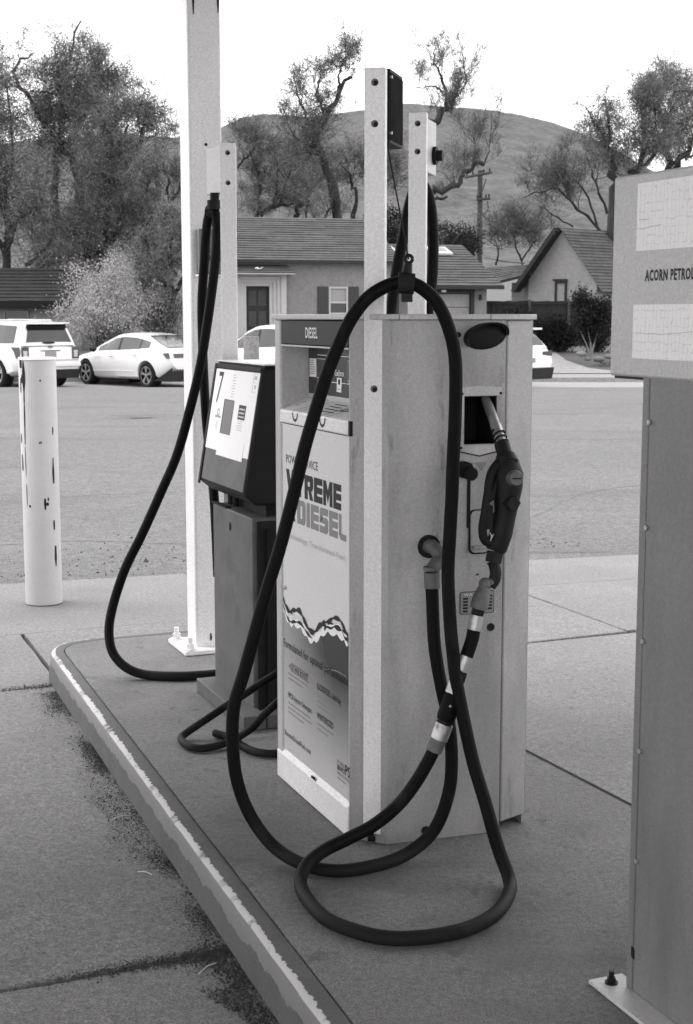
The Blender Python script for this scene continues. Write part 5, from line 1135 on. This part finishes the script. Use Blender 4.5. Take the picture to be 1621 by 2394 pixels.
for k in range(4):
    mb = MB(); wallbox(mb, HX, HY, HO, 8.64, 10.10, 1.56, 1.60, .52+.47*k, .52+.47*k+.455); obj('roll_door_panel', mb, 'stucco_pale', ga, bevel=.01)
for a, b in ((8.54, 8.64), (10.10, 10.24)): mb = MB(); wallbox(mb, HX, HY, HO, a, b, 1.44, 1.499, .4, 2.44); obj('door_jamb', mb, 'trim_dark', ga)
mb = MB(); wallbox(mb, HX, HY, HO, 8.54, 10.24, 1.42, 1.499, 2.44, 2.54); obj('door_lintel', mb, 'trim_dark', ga)
mb = MB(); wallbox(mb, HX, HY, HO, 10.42, 10.50, 1.36, 1.498, 2.18, 2.38); obj('wall_lamp', mb, 'trim_dark', ga, bevel=.02)
mb = MB(); wallbox(mb, HX, HY, HO, 9.0, 9.16, 1.40, 1.419, 2.45, 2.52); obj('house_lamp', mb, 'label_white', ga)

# right-hand gabled house, corner on
GO = V3((7.30, 56.5, 0)); gr = R(40); GX = V3((math.cos(gr), math.sin(gr)*-1, 0)); GY = V3((-GX.y, GX.x, 0))
GX = V3((math.cos(R(-48)), math.sin(R(-48)), 0)); GY = V3((-GX.y, GX.x, 0))
GO = at(840+1152/2.915, 700, 59.5); GO.z = 0
gw = 3.55
def g_(x, y, z): return GO+GX*x+GY*y+Z3*z
gh = thing('house', 'white gabled cottage with a narrow dark framed window behind the fence', 'house', g_(1.7, 4, .6), R(-48))
mb = MB(); pk = 1.72
mb.add([g_(0, 0, .2), g_(gw, 0, .2), g_(gw, 0, 2.9), g_(pk, 0, 4.98), g_(0, 0, 3.15)], [(0, 1, 2, 3, 4)]); mb.add([g_(gw, 0, .2), g_(gw, 9, .2), g_(gw, 9, 2.9), g_(gw, 0, 2.9)], [(0, 1, 2, 3)]); mb.add([g_(0, 0, .2), g_(0, 9, .2), g_(0, 9, 3.1), g_(0, 0, 3.1)], [(3, 2, 1, 0)])
obj('wall', mb, 'stucco_pale', gh)
mb = MB(); roof_slope(mb, g_(gw+.35, -.15, 2.55), g_(gw+.35, 9, 2.55), g_(pk, 9, 5.1), g_(pk, -.15, 5.1), 20); obj('roof', mb, 'shingle', gh)
mb = MB(); roof_slope(mb, g_(-.42, 9, 2.75), g_(-.42, -.5, 2.75), g_(pk, -.5, 5.12), g_(pk, 9, 5.12), 14); obj('roof', mb, 'shingle', gh)
mb = MB(); mb.plate([g_(-.45, -.5, 2.66), g_(pk, -.5, 5.06), g_(pk+.06, -.5, 4.86), g_(-.30, -.5, 2.58)], -GY, .09); mb.plate([g_(-.45, -.48, 2.66), g_(pk, -.48, 5.06), g_(pk, -.0, 5.04), g_(-.45, -.0, 2.64)], (0, 0, -1), .05); obj('rake_board', mb, 'trim_dark', gh)
win(gh, lambda x, y, z: g_(x, y-.035, z), 1.45, 2.05, 1.9, 3.02, 1.97, 'curtain', 'curtain', 'trim_dark', .09)
mb = MB(); wallbox(mb, GX, GY, GO, 1.36, 2.12, -.10, -.068, 3.022, 3.10); obj('window_head', mb, 'trim_dark', gh)
pw = thing('porch_wing', 'low side wing with a shallow dark eave left of the gabled cottage', 'porch', g_(-1.0, .5, .5), R(-48))
def pq(px, py, d): return at(px, py, d)
mb = MB(); A1, B1 = at(1197, 655, 60.5), at(1236, 655, 59.8)
mb.box8([V3((A1.x, A1.y, .2)), V3((B1.x, B1.y, .2)), V3((B1.x+1, B1.y+3, .2)), V3((A1.x+1, A1.y+3, .2)), V3((A1.x, A1.y, 3.0)), V3((B1.x, B1.y, 3.0)), V3((B1.x+1, B1.y+3, 3.0)), V3((A1.x+1, A1.y+3, 3.0))]); obj('wall', mb, 'stucco', pw)
mb = MB(); a, b, c, d = at(1155, 657, 60), at(1244, 635, 59), at(1246, 618, 63), at(1135, 625, 63); roof_slope(mb, a, b, c, d, 7); obj('roof', mb, 'shingle', pw)
mb = MB(); mb.plate([a-Z3*.03, b-Z3*.03, b-Z3*.16, a-Z3*.16], (0, -1, 0), .06); obj('fascia', mb, 'trim_dark', pw)
# left low house behind the SUV
lh = thing('house', 'dark low house at the left edge, half hidden under the trees', 'house', (-11.5, 50, .4))
mb = MB(); mb.box8([(-18, 48, .2), (-8.9, 48, .2), (-8.9, 54, .2), (-18, 54, .2), (-18, 48, 1.95), (-8.9, 48, 1.95), (-8.9, 54, 1.95), (-18, 54, 1.95)]); obj('wall', mb, 'pedestal_grey', lh)
mb = MB(); roof_slope(mb, V3((-18.4, 47.4, 1.86)), V3((-9.1, 47.4, 1.86)), V3((-9.1, 51, 3.3)), V3((-18.4, 51, 3.3)), 12); obj('roof', mb, 'fence_wood', lh)
mb = MB(); mb.plate([(-18.4, 47.38, 1.86), (-9.1, 47.38, 1.86), (-9.1, 47.38, 2.12), (-18.4, 47.38, 2.12)], (0, -1, 0), .05); obj('fascia', mb, 'leaf_dark', lh)
win(lh, lambda x, y, z: V3((x, 47.96+y, z)), -11.45, -10.62, 1.3, 1.80, 1.33, 'glass_dark', 'glass_dark', 'curtain', .05)
# ---- fence of dark boards
fn = thing('fence', 'dark board fence in front of the white gabled cottage', 'fence', (6.4, 52, .5))
fx = [4.9, 6.62, 8.05, 9.5]
for x0, x1 in zip(fx[:-1], fx[1:]):
    k = 8
    for i in range(k):
        a = x0+(x1-x0)*i/k; b = x0+(x1-x0)*(i+1)/k-.004; dz = rnd.uniform(-.012, .012)
        mb = MB(); mb.box8([(a, 52, .3), (b, 52, .3), (b, 52.025, .3), (a, 52.025, .3), (a, 52, 2.16+dz), (b, 52, 2.16+dz), (b, 52.025, 2.16+dz), (a, 52.025, 2.16+dz)]); obj('board', mb, 'fence_wood', fn)
for x in fx: mb = MB(); mb.box8([(x-.05, 51.93, .3), (x+.04, 51.93, .3), (x+.04, 51.998, .3), (x-.05, 51.998, .3), (x-.05, 51.93, 2.2), (x+.04, 51.93, 2.2), (x+.04, 51.998, 2.2), (x-.05, 51.998, 2.2)]); obj('post', mb, 'pole_wood', fn)
mb = MB(); mb.box8([(4.9, 51.95, 2.04), (9.5, 51.95, 2.04), (9.5, 51.999, 2.04), (4.9, 51.999, 2.04), (4.9, 51.95, 2.12), (9.5, 51.95, 2.12), (9.5, 51.999, 2.12), (4.9, 51.999, 2.12)]); obj('rail', mb, 'fence_wood', fn)
# ---- utility pole
up = thing('utility_pole', 'wooden utility pole with crossarms behind the garage', 'utility pole', at(1122, 620, 75))
mb = MB(); p0, p1 = at(1122, 640, 75), at(1123, 398, 75); mb.tube([p0-Z3*4, p1], [.17, .13], 10); obj('pole', mb, 'pole_wood', up)
for (xa, ya), (xb, yb) in (((1087, 415), (1150, 403)), ((1114, 467), (1146, 464))):
    a, b = at(xa, ya, 74.8), at(xb, yb, 75); mb = MB(); mb.tube([a, b], .075, 6); ar = obj('crossarm', mb, 'pole_wood', up)
    for t in (.08, .3, .7, .92): mb = MB(); q = a.lerp(b, t); mb.tube([q, q+Z3*.22], .045, 6); obj('insulator', mb, 'cast_dark', ar)
mb = MB(); mb.tube(spline([at(1137, 418, 74.8), at(1130, 440, 74.8), at(1126, 452, 74.8)], 4), .035, 6); mb.tube(spline([at(1140, 470, 74.9), at(1141, 490, 74.9), at(1128, 503, 74.9)], 4), .035, 6); obj('arm_brace', mb, 'pole_wood', up)
wr = MB(); wr.tube(spline([at(1133, 602, 74), at(1180, 611, 66), at(1226, 615, 60)], 6), .03, 5); tag(obj('service_wire', wr, 'pole_wood'), 'dark service wire running from the utility pole to the cottage', 'wire')

# ================================================================ TREES
rng = np.random.default_rng(11)
def unit(a): return a/np.maximum(np.linalg.norm(a, axis=-1, keepdims=True), 1e-9)
def tubes_np(P, Rr, sides):                           # P (N,K,3), Rr (N,K)
    N, K, _ = P.shape
    T = np.zeros_like(P); T[:, 1:-1] = P[:, 2:]-P[:, :-2]; T[:, 0] = P[:, 1]-P[:, 0]; T[:, -1] = P[:, -1]-P[:, -2]; T = unit(T)
    ref = np.where(np.abs(T[:, :1, 2:3]) < .9, np.array([0, 0, 1.]), np.array([1., 0, 0])); X = unit(np.cross(T, np.broadcast_to(ref, T.shape))); Yv = np.cross(T, X)
    ang = 2*np.pi*np.arange(sides)/sides
    V = P[:, :, None, :]+Rr[:, :, None, None]*(X[:, :, None, :]*np.cos(ang)[None, None, :, None]+Yv[:, :, None, :]*np.sin(ang)[None, None, :, None])
    idx = np.arange(N*K*sides).reshape(N, K, sides); a = idx[:, :-1]; b = idx[:, 1:]
    F = np.stack([a, np.roll(a, -1, 2), np.roll(b, -1, 2), b], -1).reshape(-1, 4)
    return V.reshape(-1, 3), F
def sprout(P, n, t0, t1, Lf, spread, up, curve, K=5, droop=0, La=None):
    """n children on every parent polyline P (N,K,3); returns child polylines"""
    N, KP, _ = P.shape
    t = rng.uniform(t0, t1, (N, n)); f = t*(KP-1); i = np.minimum(f.astype(int), KP-2); w = (f-i)[..., None]
    A = np.take_along_axis(P, i[..., None].repeat(3, -1), 1); B = np.take_along_axis(P, (i+1)[..., None].repeat(3, -1), 1)
    S0 = (A*(1-w)+B*w).reshape(-1, 3); T = unit(B-A).reshape(-1, 3)
    base_ = np.full(N, La) if La else np.linalg.norm(P[:, -1]-P[:, 0], axis=-1)
    L = (base_[:, None].repeat(n, 1)*Lf*rng.uniform(.55, 1.3, (N, n))*(1.15-.6*t)).reshape(-1)
    D = unit(T*(1-spread)+unit(rng.normal(size=S0.shape))*spread*1.5+np.array([0, 0, up]))
    out_ = [S0]; d = D
    for k in range(1, K):
        d = unit(d+rng.normal(size=d.shape)*curve+np.array([0, 0, up*.25-droop]))
        out_.append(out_[-1]+d*(L/(K-1))[:, None])
    return np.stack(out_, 1)
def leaves_at(C, s, flat=0):
    N = len(C); a = unit(rng.normal(size=(N, 3))); b = unit(np.cross(a, rng.normal(size=(N, 3)))); s = s*rng.uniform(.5, 1.35, (N, 1)); w = s*rng.uniform(.45, .8, (N, 1))
    V = np.stack([C-a*s, C-b*w, C+a*s, C+b*w], 1).reshape(-1, 3); return V, np.arange(N*4).reshape(N, 4)
def ribbons(P0, P1, w):
    d = unit(P1-P0); b = unit(np.cross(d, rng.normal(size=d.shape)))*w; N = len(P0)
    V = np.stack([P0-b, P0+b, P1+b*.4, P1-b*.4], 1).reshape(-1, 3); return V, np.arange(N*4).reshape(N, 4)
def tree(name, label, limbs, d, n2=9, n3=7, n4=8, leaves=3, leaf=.05, lm='leaf_grey', bark='bark', up=.25, droop=0, L2=.5, spread=.55, twig=.011, group='trees behind the houses', t2=(.3, 1.0), cat='tree', r=(.22, .05)):
    """limbs: outlines of the main limbs as the photograph shows them, at distance d"""
    base = None; LP = []; Vt = []; Ft = []; o = 0; Rl = []
    for k, lb in enumerate(limbs):
        dd = d+(lb[2] if len(lb) > 2 and isinstance(lb[2], (int, float)) else 0)
        pts = lb[0]; r0, r1 = lb[1]
        W_ = [at(x, y, dd+.25*math.sin(1.7*i+k)) for i, (x, y) in enumerate(pts)]
        c = spline(W_, 7); m = 16; q = [c[min(len(c)-1, round(i*(len(c)-1)/(m-1)))] for i in range(m)]
        P = np.array([[*p] for p in q])[None]; P[:, 1:-1] += rng.normal(size=(1, m-2, 3))*r0*.42
        Rr = .85*np.linspace(r0, r1, m)[None]*(1+.12*rng.normal(size=(1, m)))
        V, F = tubes_np(P, np.abs(Rr), 8); Vt.append(V); Ft.append(F+o); o += len(V); LP.append(P)
        if base is None: base = (P[0, 0, 0], P[0, 0, 1], .5)
    t = thing(name, label, cat, base, 0, group)
    P1 = np.concatenate(LP)
    ln = np.linalg.norm(np.diff(P1, axis=1), axis=-1).sum(1); size = ln.max()
    pick = rng.choice(len(P1), int(n2*1.25*len(P1)), p=ln/ln.sum())
    P2 = sprout(P1[pick], 1, t2[0], t2[1], 1, spread, up, .22, 6, droop*.3, size*L2*.72)
    leaves = int(leaves*.85+.5); n4 += 4; n3 += 2
    P3 = sprout(P2, n3, .12, 1, .7, .6, up, .25, 5, droop*.6)
    r2 = np.linspace(1, .35, 6)[None]*np.clip(np.linalg.norm(P2[:, -1]-P2[:, 0], axis=-1)*.008, .009, .05)[:, None]
    V, F = tubes_np(P2, r2, 5); Vt.append(V); Ft.append(F+o); o += len(V)
    quads('trunk', np.concatenate(Vt), np.concatenate(Ft), bark, t, smooth=True)
    r3 = np.linspace(1, .4, 5)[None]*np.clip(np.linalg.norm(P3[:, -1]-P3[:, 0], axis=-1)*.007, .005, .02)[:, None]
    V3_, F3 = tubes_np(P3, r3, 3)
    P4 = sprout(P3, n4, .05, 1, .8, .6, up, .3, 3, droop)
    Vr, Fr = ribbons(P4[:, 0], P4[:, 1], twig); Vr2, Fr2 = ribbons(P4[:, 1], P4[:, 2], twig*.7)
    VV = [V3_, Vr, Vr2]; FF = [F3, Fr+len(V3_), Fr2+len(V3_)+len(Vr)]; mi = [np.zeros(len(F3)+len(Fr)+len(Fr2), int)]
    if leaves:
        tt = rng.uniform(0, 1, (len(P4), leaves, 1)); C = (P4[:, None, 1]*(1-tt)+P4[:, None, 2]*tt).reshape(-1, 3)+rng.normal(size=(len(P4)*leaves, 3))*leaf*2.6
        Vl, Fl = leaves_at(C, leaf*.6); FF.append(Fl+sum(len(v) for v in VV)); VV.append(Vl); mi.append(np.ones(len(Fl), int))
    quads('crown', np.concatenate(VV), np.concatenate(FF), ['twig', lm], t, np.concatenate(mi))
    return t
def bush(name, label, px, py, d, rx, rz, n, leaf, lm, group, cat='shrub', stems=7, ry=None):
    c = at(px, py, d); t = thing(name, label, cat, (c.x, c.y, c.z-rz), 0, group); ry = ry or rx
    cl = unit(rng.normal(size=(46, 3)))*rng.uniform(.45, 1.0, (46, 1)); cl[:, 2] = cl[:, 2]*.95
    k = rng.integers(0, 46, n); q = cl[k]+rng.normal(size=(n, 3))*.17
    C = np.array(c)+q*np.array([rx, ry, rz]); C = C[C[:, 2] > c.z-rz*1.02]
    V, F = leaves_at(C, leaf)
    b0 = np.array([c.x, c.y, c.z-rz*1.05]); P0 = b0+rng.normal(size=(260, 3))*np.array([rx*.12, ry*.12, 0]); kk = rng.integers(0, 46, 260); P1 = np.array(c)+cl[kk]*np.array([rx, ry, rz])*1.08
    Vr, Fr = ribbons(P0, P1, .014)
    quads('foliage', np.concatenate([V, Vr]), np.concatenate([F, Fr+len(V)]), [lm, 'twig'], t, np.concatenate([np.zeros(len(F), int), np.ones(len(Fr), int)]))
    S_ = MB()
    for i in range(stems):
        a = 6.28*i/stems; S_.tube(spline([(c.x+math.cos(a)*.08, c.y+math.sin(a)*.08, c.z-rz*1.15), (c.x+math.cos(a)*rx*.25, c.y+math.sin(a)*ry*.25, c.z-rz*.5), (c.x+math.cos(a)*rx*.5, c.y+math.sin(a)*ry*.5, c.z+rz*.2)], 4), [.03]*5+[.015]*4, 5)
    obj('stem', S_, 'bark', t); return t
GT = 'trees behind the houses'
# left mass
tree('tree', 'tall bare topped tree at the left whose thin leader rises highest', [([(133, 620), (130, 420), (138, 345), (146, 225), (157, 155), (165, 112), (190, 48)], (.22, .03)), ([(138, 340), (110, 300), (60, 222), (36, 175), (52, 140), (82, 122)], (.13, .03)), ([(146, 225), (110, 215), (70, 215)], (.06, .03)), ([(146, 218), (190, 215)], (.05, .02))], 55, 10, 7, 8, 3, .05, 'leaf_mid', up=.12, L2=.30, t2=(.2, .80))
tree('tree', 'broad tree at the left with a forked dark limb against the sky', [([(215, 620), (185, 420), (165, 350), (180, 305), (205, 262), (212, 235)], (.22, .07)), ([(205, 262), (218, 268), (214, 245)], (.07, .05)), ([(210, 240), (230, 220), (248, 214), (262, 180)], (.07, .02)), ([(208, 240), (205, 190), (225, 150)], (.05, .02)), ([(170, 350), (120, 300), (90, 250)], (.10, .04))], 56.5, 11, 7, 8, 3, .05, 'leaf_mid', up=.15, L2=.36)
tree('tree', 'leaning tree beside the column with a stubby broken limb', [([(205, 600), (225, 490), (250, 440), (243, 418), (262, 362), (277, 345), (300, 290)], (.2, .05)), ([(243, 420), (270, 425)], (.1, .06)), ([(262, 365), (244, 320), (250, 250)], (.07, .02)), ([(300, 330), (330, 322), (336, 270), (342, 235)], (.09, .02)), ([(318, 342), (345, 325), (378, 308)], (.07, .02)), ([(330, 320), (318, 250)], (.05, .02))], 53.5, 10, 7, 8, 3, .045, 'leaf_grey', up=.15, L2=.34, t2=(.2, .85))
tree('tree', 'low spreading tree in front of the gable, left of the white column', [([(340, 640), (352, 490), (330, 455), (305, 435), (270, 430)], (.16, .04)), ([(362, 600), (395, 470), (385, 385)], (.10, .03)), ([(340, 470), (350, 420), (360, 395)], (.07, .03)), ([(300, 490), (330, 465), (400, 470)], (.06, .03)), ([(395, 480), (420, 440), (440, 380)], (.08, .02))], 58, 6, 7, 7, 1, .04, 'leaf_grey', up=.2, L2=.45)
tree('tree', 'drooping dark willowy tree filling the left edge above the low house', [([(20, 720), (15, 560), (5, 430), (-20, 360), (-10, 250)], (.24, .08)), ([(12, 560), (60, 500), (110, 470)], (.14, .05)), ([(15, 600), (-40, 500), (-60, 420)], (.15, .05)), ([(-5, 440), (25, 425), (30, 330), (12, 190)], (.10, .03)), ([(60, 620), (130, 560), (200, 540)], (.1, .04))], 53, 12, 8, 9, 4, .055, 'leaf_mid', up=.1, droop=.2, L2=.42)
tree('tree', 'drooping dark tree behind the pale shrub', [([(235, 720), (230, 600), (200, 540), (150, 520)], (.18, .06)), ([(232, 610), (270, 540), (330, 520), (370, 560)], (.14, .05)), ([(235, 640), (180, 590), (120, 600)], (.12, .04)), ([(250, 580), (250, 500), (230, 450)], (.12, .04))], 56, 13, 8, 9, 4, .05, 'leaf_mid', up=.1, droop=.2, L2=.6)
tree('tree', 'dark bare undergrowth tree right behind the sedan, beside the column', [([(400, 740), (405, 640), (395, 560), (400, 500)], (.12, .04)), ([(400, 700), (360, 620), (340, 560)], (.09, .03)), ([(405, 700), (440, 620), (450, 560)], (.09, .03)), ([(380, 740), (340, 690), (330, 620)], (.07, .03))], 45.5, 10, 7, 8, 2, .04, 'leaf_grey', up=.25, L2=.4)
# centre
tree('tree', 'dark trunked tree rising behind the house roof to the left of the near mast', [([(795, 530), (785, 480), (770, 420), (753, 360), (737, 340), (745, 300), (757, 262), (775, 235), (800, 205), (823, 180)], (.25, .09)), ([(752, 355), (735, 362), (718, 350), (712, 330)], (.12, .07)), ([(745, 300), (720, 280), (700, 230), (690, 190)], (.09, .02)), ([(757, 262), (740, 210), (760, 140)], (.08, .02)), ([(790, 215), (800, 150), (830, 115)], (.07, .02)), ([(782, 470), (765, 500), (752, 520)], (.07, .04)), ([(740, 345), (690, 320), (670, 270)], (.07, .02))], 62, 9, 6, 7, 2, .045, 'leaf_bud', up=.2, L2=.36)
tree('tree', 'low limbed tree behind the house roof beside the left mast', [([(588, 520), (600, 500), (640, 485), (690, 470), (705, 440)], (.17, .06)), ([(606, 520), (605, 400)], (.13, .09)), ([(690, 515), (695, 490), (705, 480)], (.12, .08)), ([(540, 420), (560, 385), (590, 355), (600, 320)], (.07, .03)), ([(640, 480), (650, 400), (640, 330)], (.08, .02)), ([(600, 400), (580, 340), (570, 300)], (.06, .02)), ([(655, 480), (670, 420), (690, 370)], (.07, .02))], 66, 9, 7, 8, 2, .045, 'leaf_bud', up=.3, L2=.55)
tree('tree', 'loose budding tree behind the roof to the right of the near mast', [([(850, 560), (870, 430), (880, 330)], (.15, .05)), ([(820, 560), (830, 440), (800, 380)], (.14, .04)), ([(880, 470), (910, 420), (935, 390)], (.09, .03)), ([(700, 560), (720, 450), (700, 380)], (.1, .03))], 70, 11, 7, 8, 3, .055, 'leaf_bud', up=.3, L2=.6)
tree('tree', 'gnarled pruned tree with stub limbs and fine shoots, right of the masts', [([(985, 620), (990, 500), (985, 400), (1000, 300), (1018, 285), (1040, 255), (1065, 232), (1072, 202)], (.24, .10)), ([(1042, 252), (1040, 215), (1028, 175), (1015, 140), (1020, 105)], (.09, .02)), ([(1036, 215), (1015, 203), (970, 205)], (.05, .02)), ([(988, 465), (1020, 445), (1070, 432), (1085, 410), (1105, 393), (1132, 385)], (.16, .09)), ([(990, 480), (1015, 465), (1045, 460)], (.10, .06)), ([(1060, 440), (1062, 422)], (.05, .03)), ([(1070, 225), (1090, 190), (1085, 150)], (.04, .015)), ([(1128, 388), (1145, 345), (1150, 260)], (.04, .012)), ([(1128, 388), (1110, 340), (1105, 300)], (.03, .012))], 58, 6, 7, 7, 1, .035, 'leaf_bud', up=.5, L2=.30, twig=.008, t2=(.4, 1))
# right
tree('tree', 'dense dark tree directly behind the right cabinet', [([(1432, 560), (1432, 430), (1430, 340), (1420, 260)], (.24, .08)), ([(1470, 560), (1490, 400), (1510, 330), (1495, 230)], (.2, .06)), ([(1470, 400), (1530, 360), (1525, 250), (1515, 190)], (.14, .04)), ([(1430, 330), (1390, 290), (1370, 250)], (.10, .03))], 60, 12, 7, 8, 4, .055, 'leaf_mid', up=.2, L2=.36)
tree('tree', 'tall leafy tree at the upper right corner', [([(1560, 560), (1565, 400), (1560, 280), (1590, 180)], (.24, .06)), ([(1562, 330), (1540, 250), (1550, 180)], (.14, .03)), ([(1575, 400), (1620, 320), (1640, 220)], (.18, .05)), ([(1565, 390), (1600, 370), (1650, 360)], (.1, .05))], 64, 12, 7, 8, 4, .055, 'leaf_mid', up=.25, L2=.42)
tree('tree', 'thin bare tree with one bent limb in front of the hillside, above the cottage roof', [([(1420, 560), (1375, 505), (1345, 480), (1302, 445), (1260, 450), (1225, 462)], (.09, .03)), ([(1400, 540), (1370, 450), (1320, 400), (1300, 385)], (.06, .02)), ([(1420, 500), (1390, 420), (1370, 360)], (.08, .02)), ([(1340, 530), (1290, 500), (1260, 480)], (.05, .02))], 66, 7, 8, 9, 1, .04, 'leaf_bud', up=.45, L2=.6, twig=.010)
tree('tree', 'small bare tree between the garage and the cottage', [([(1222, 620), (1205, 570), (1200, 540), (1215, 530)], (.06, .02)), ([(1220, 610), (1245, 570), (1240, 545)], (.05, .02)), ([(1160, 620), (1165, 585), (1140, 560)], (.05, .02))], 68, 8, 8, 9, 2, .05, 'leaf_bud', up=.4, L2=1.0)
for i, (px, py, d, rx, rz) in enumerate(((1022, 560, 66, 1.9, .95), (905, 545, 68, 1.4, 1.3), (1075, 580, 68, 1.0, .7))):
    bush('evergreen_bush', ['dark evergreen bush above the garage roof, beside the far mast', 'dark evergreen bush between the two masts above the roofs', 'small dark bush right of the larger one over the garage ridge'][i], px, py, d, rx, rz, 5200, .055, 'leaf_dark', 'dark bushes behind the garage')
bush('blossoming_shrub', 'pale blossoming rounded shrub behind the SUV and sedan', 245, 712, 45.2, 1.62, 1.36, 24000, .029, 'leaf_pale', 'shrubs beside the street')
bush('shrub', 'grey twiggy shrub between the pale shrub and the column', 385, 730, 45.8, .9, 1.2, 5200, .035, 'leaf_grey', 'shrubs beside the street')
for i, (px, py, rx, rz) in enumerate(((1262, 785, .8, .75), (1305, 785, .7, .7), (1215, 770, .6, .8), (1390, 765, .75, .85))):
    bush('hedge_bush', ['dark low bush before the fence right of the diesel dispenser', 'dark low bush in the middle of the fence', 'dark low bush against the garage corner', 'dark bush beside the right cabinet'][i], px, py, 46.8, rx, rz, 4500, .04, 'leaf_hedge', 'dark bushes along the fence')
sm = thing('small_tree', 'small multi stemmed tree with pale stems and dark leaves beside the rocks', 'tree', at(1382, 835, 44.8))
for pts in ([(1382, 838), (1381, 805), (1374, 765)], [(1383, 838), (1388, 808), (1400, 770)], [(1381, 838), (1374, 812), (1358, 775)]): mb = MB(); mb.tube(spline([at(x, y, 44.8) for x, y in pts], 4), [.032]*5+[.016]*4, 6); obj('stem', mb, 'bark_pale', sm)
n = 9000; c = at(1385, 738, 44.9); cl = unit(rng.normal(size=(40, 3)))*rng.uniform(.3, 1, (40, 1)); q = cl[rng.integers(0, 40, n)]+rng.normal(size=(n, 3))*.17; V, F = leaves_at(np.array(c)+q*np.array([.68, .6, .88]), .04); quads('foliage', V, F, 'leaf_dark', sm)
for i, (px, py, r_) in enumerate(((1360, 827, .15), (1400, 839, .15), (1425, 833, .13), (1375, 839, .09), (1412, 847, .1), (1432, 847, .1))):
    c = at(px, py, 44.2); mb = MB(); mb.ball((0, 0, 0), r_, 10, (1.25, 1, .62)); mb.v = [c+q*(1+.25*mnoise.noise(q*6+V3((i*3, 0, 0)))) for q in mb.v]
    lab = ['largest pale rock left of the small tree stems', 'broad rock right of the small tree stems', 'rounded rock near the right cabinet, behind the others', 'smallest rock at the foot of the pale stems', 'low rock in front beside the right cabinet', 'low rock touching the edge of the right cabinet'][i]
    tag(obj('rock', mb, 'rock', smooth=60), lab, 'rock', 'rocks around the small tree')

for o in bpy.data.objects:
    if o.name.split('.')[0] in ('small_print', 'plate_field', 'hook_print', 'crack'): o['kind'] = 'stuff'
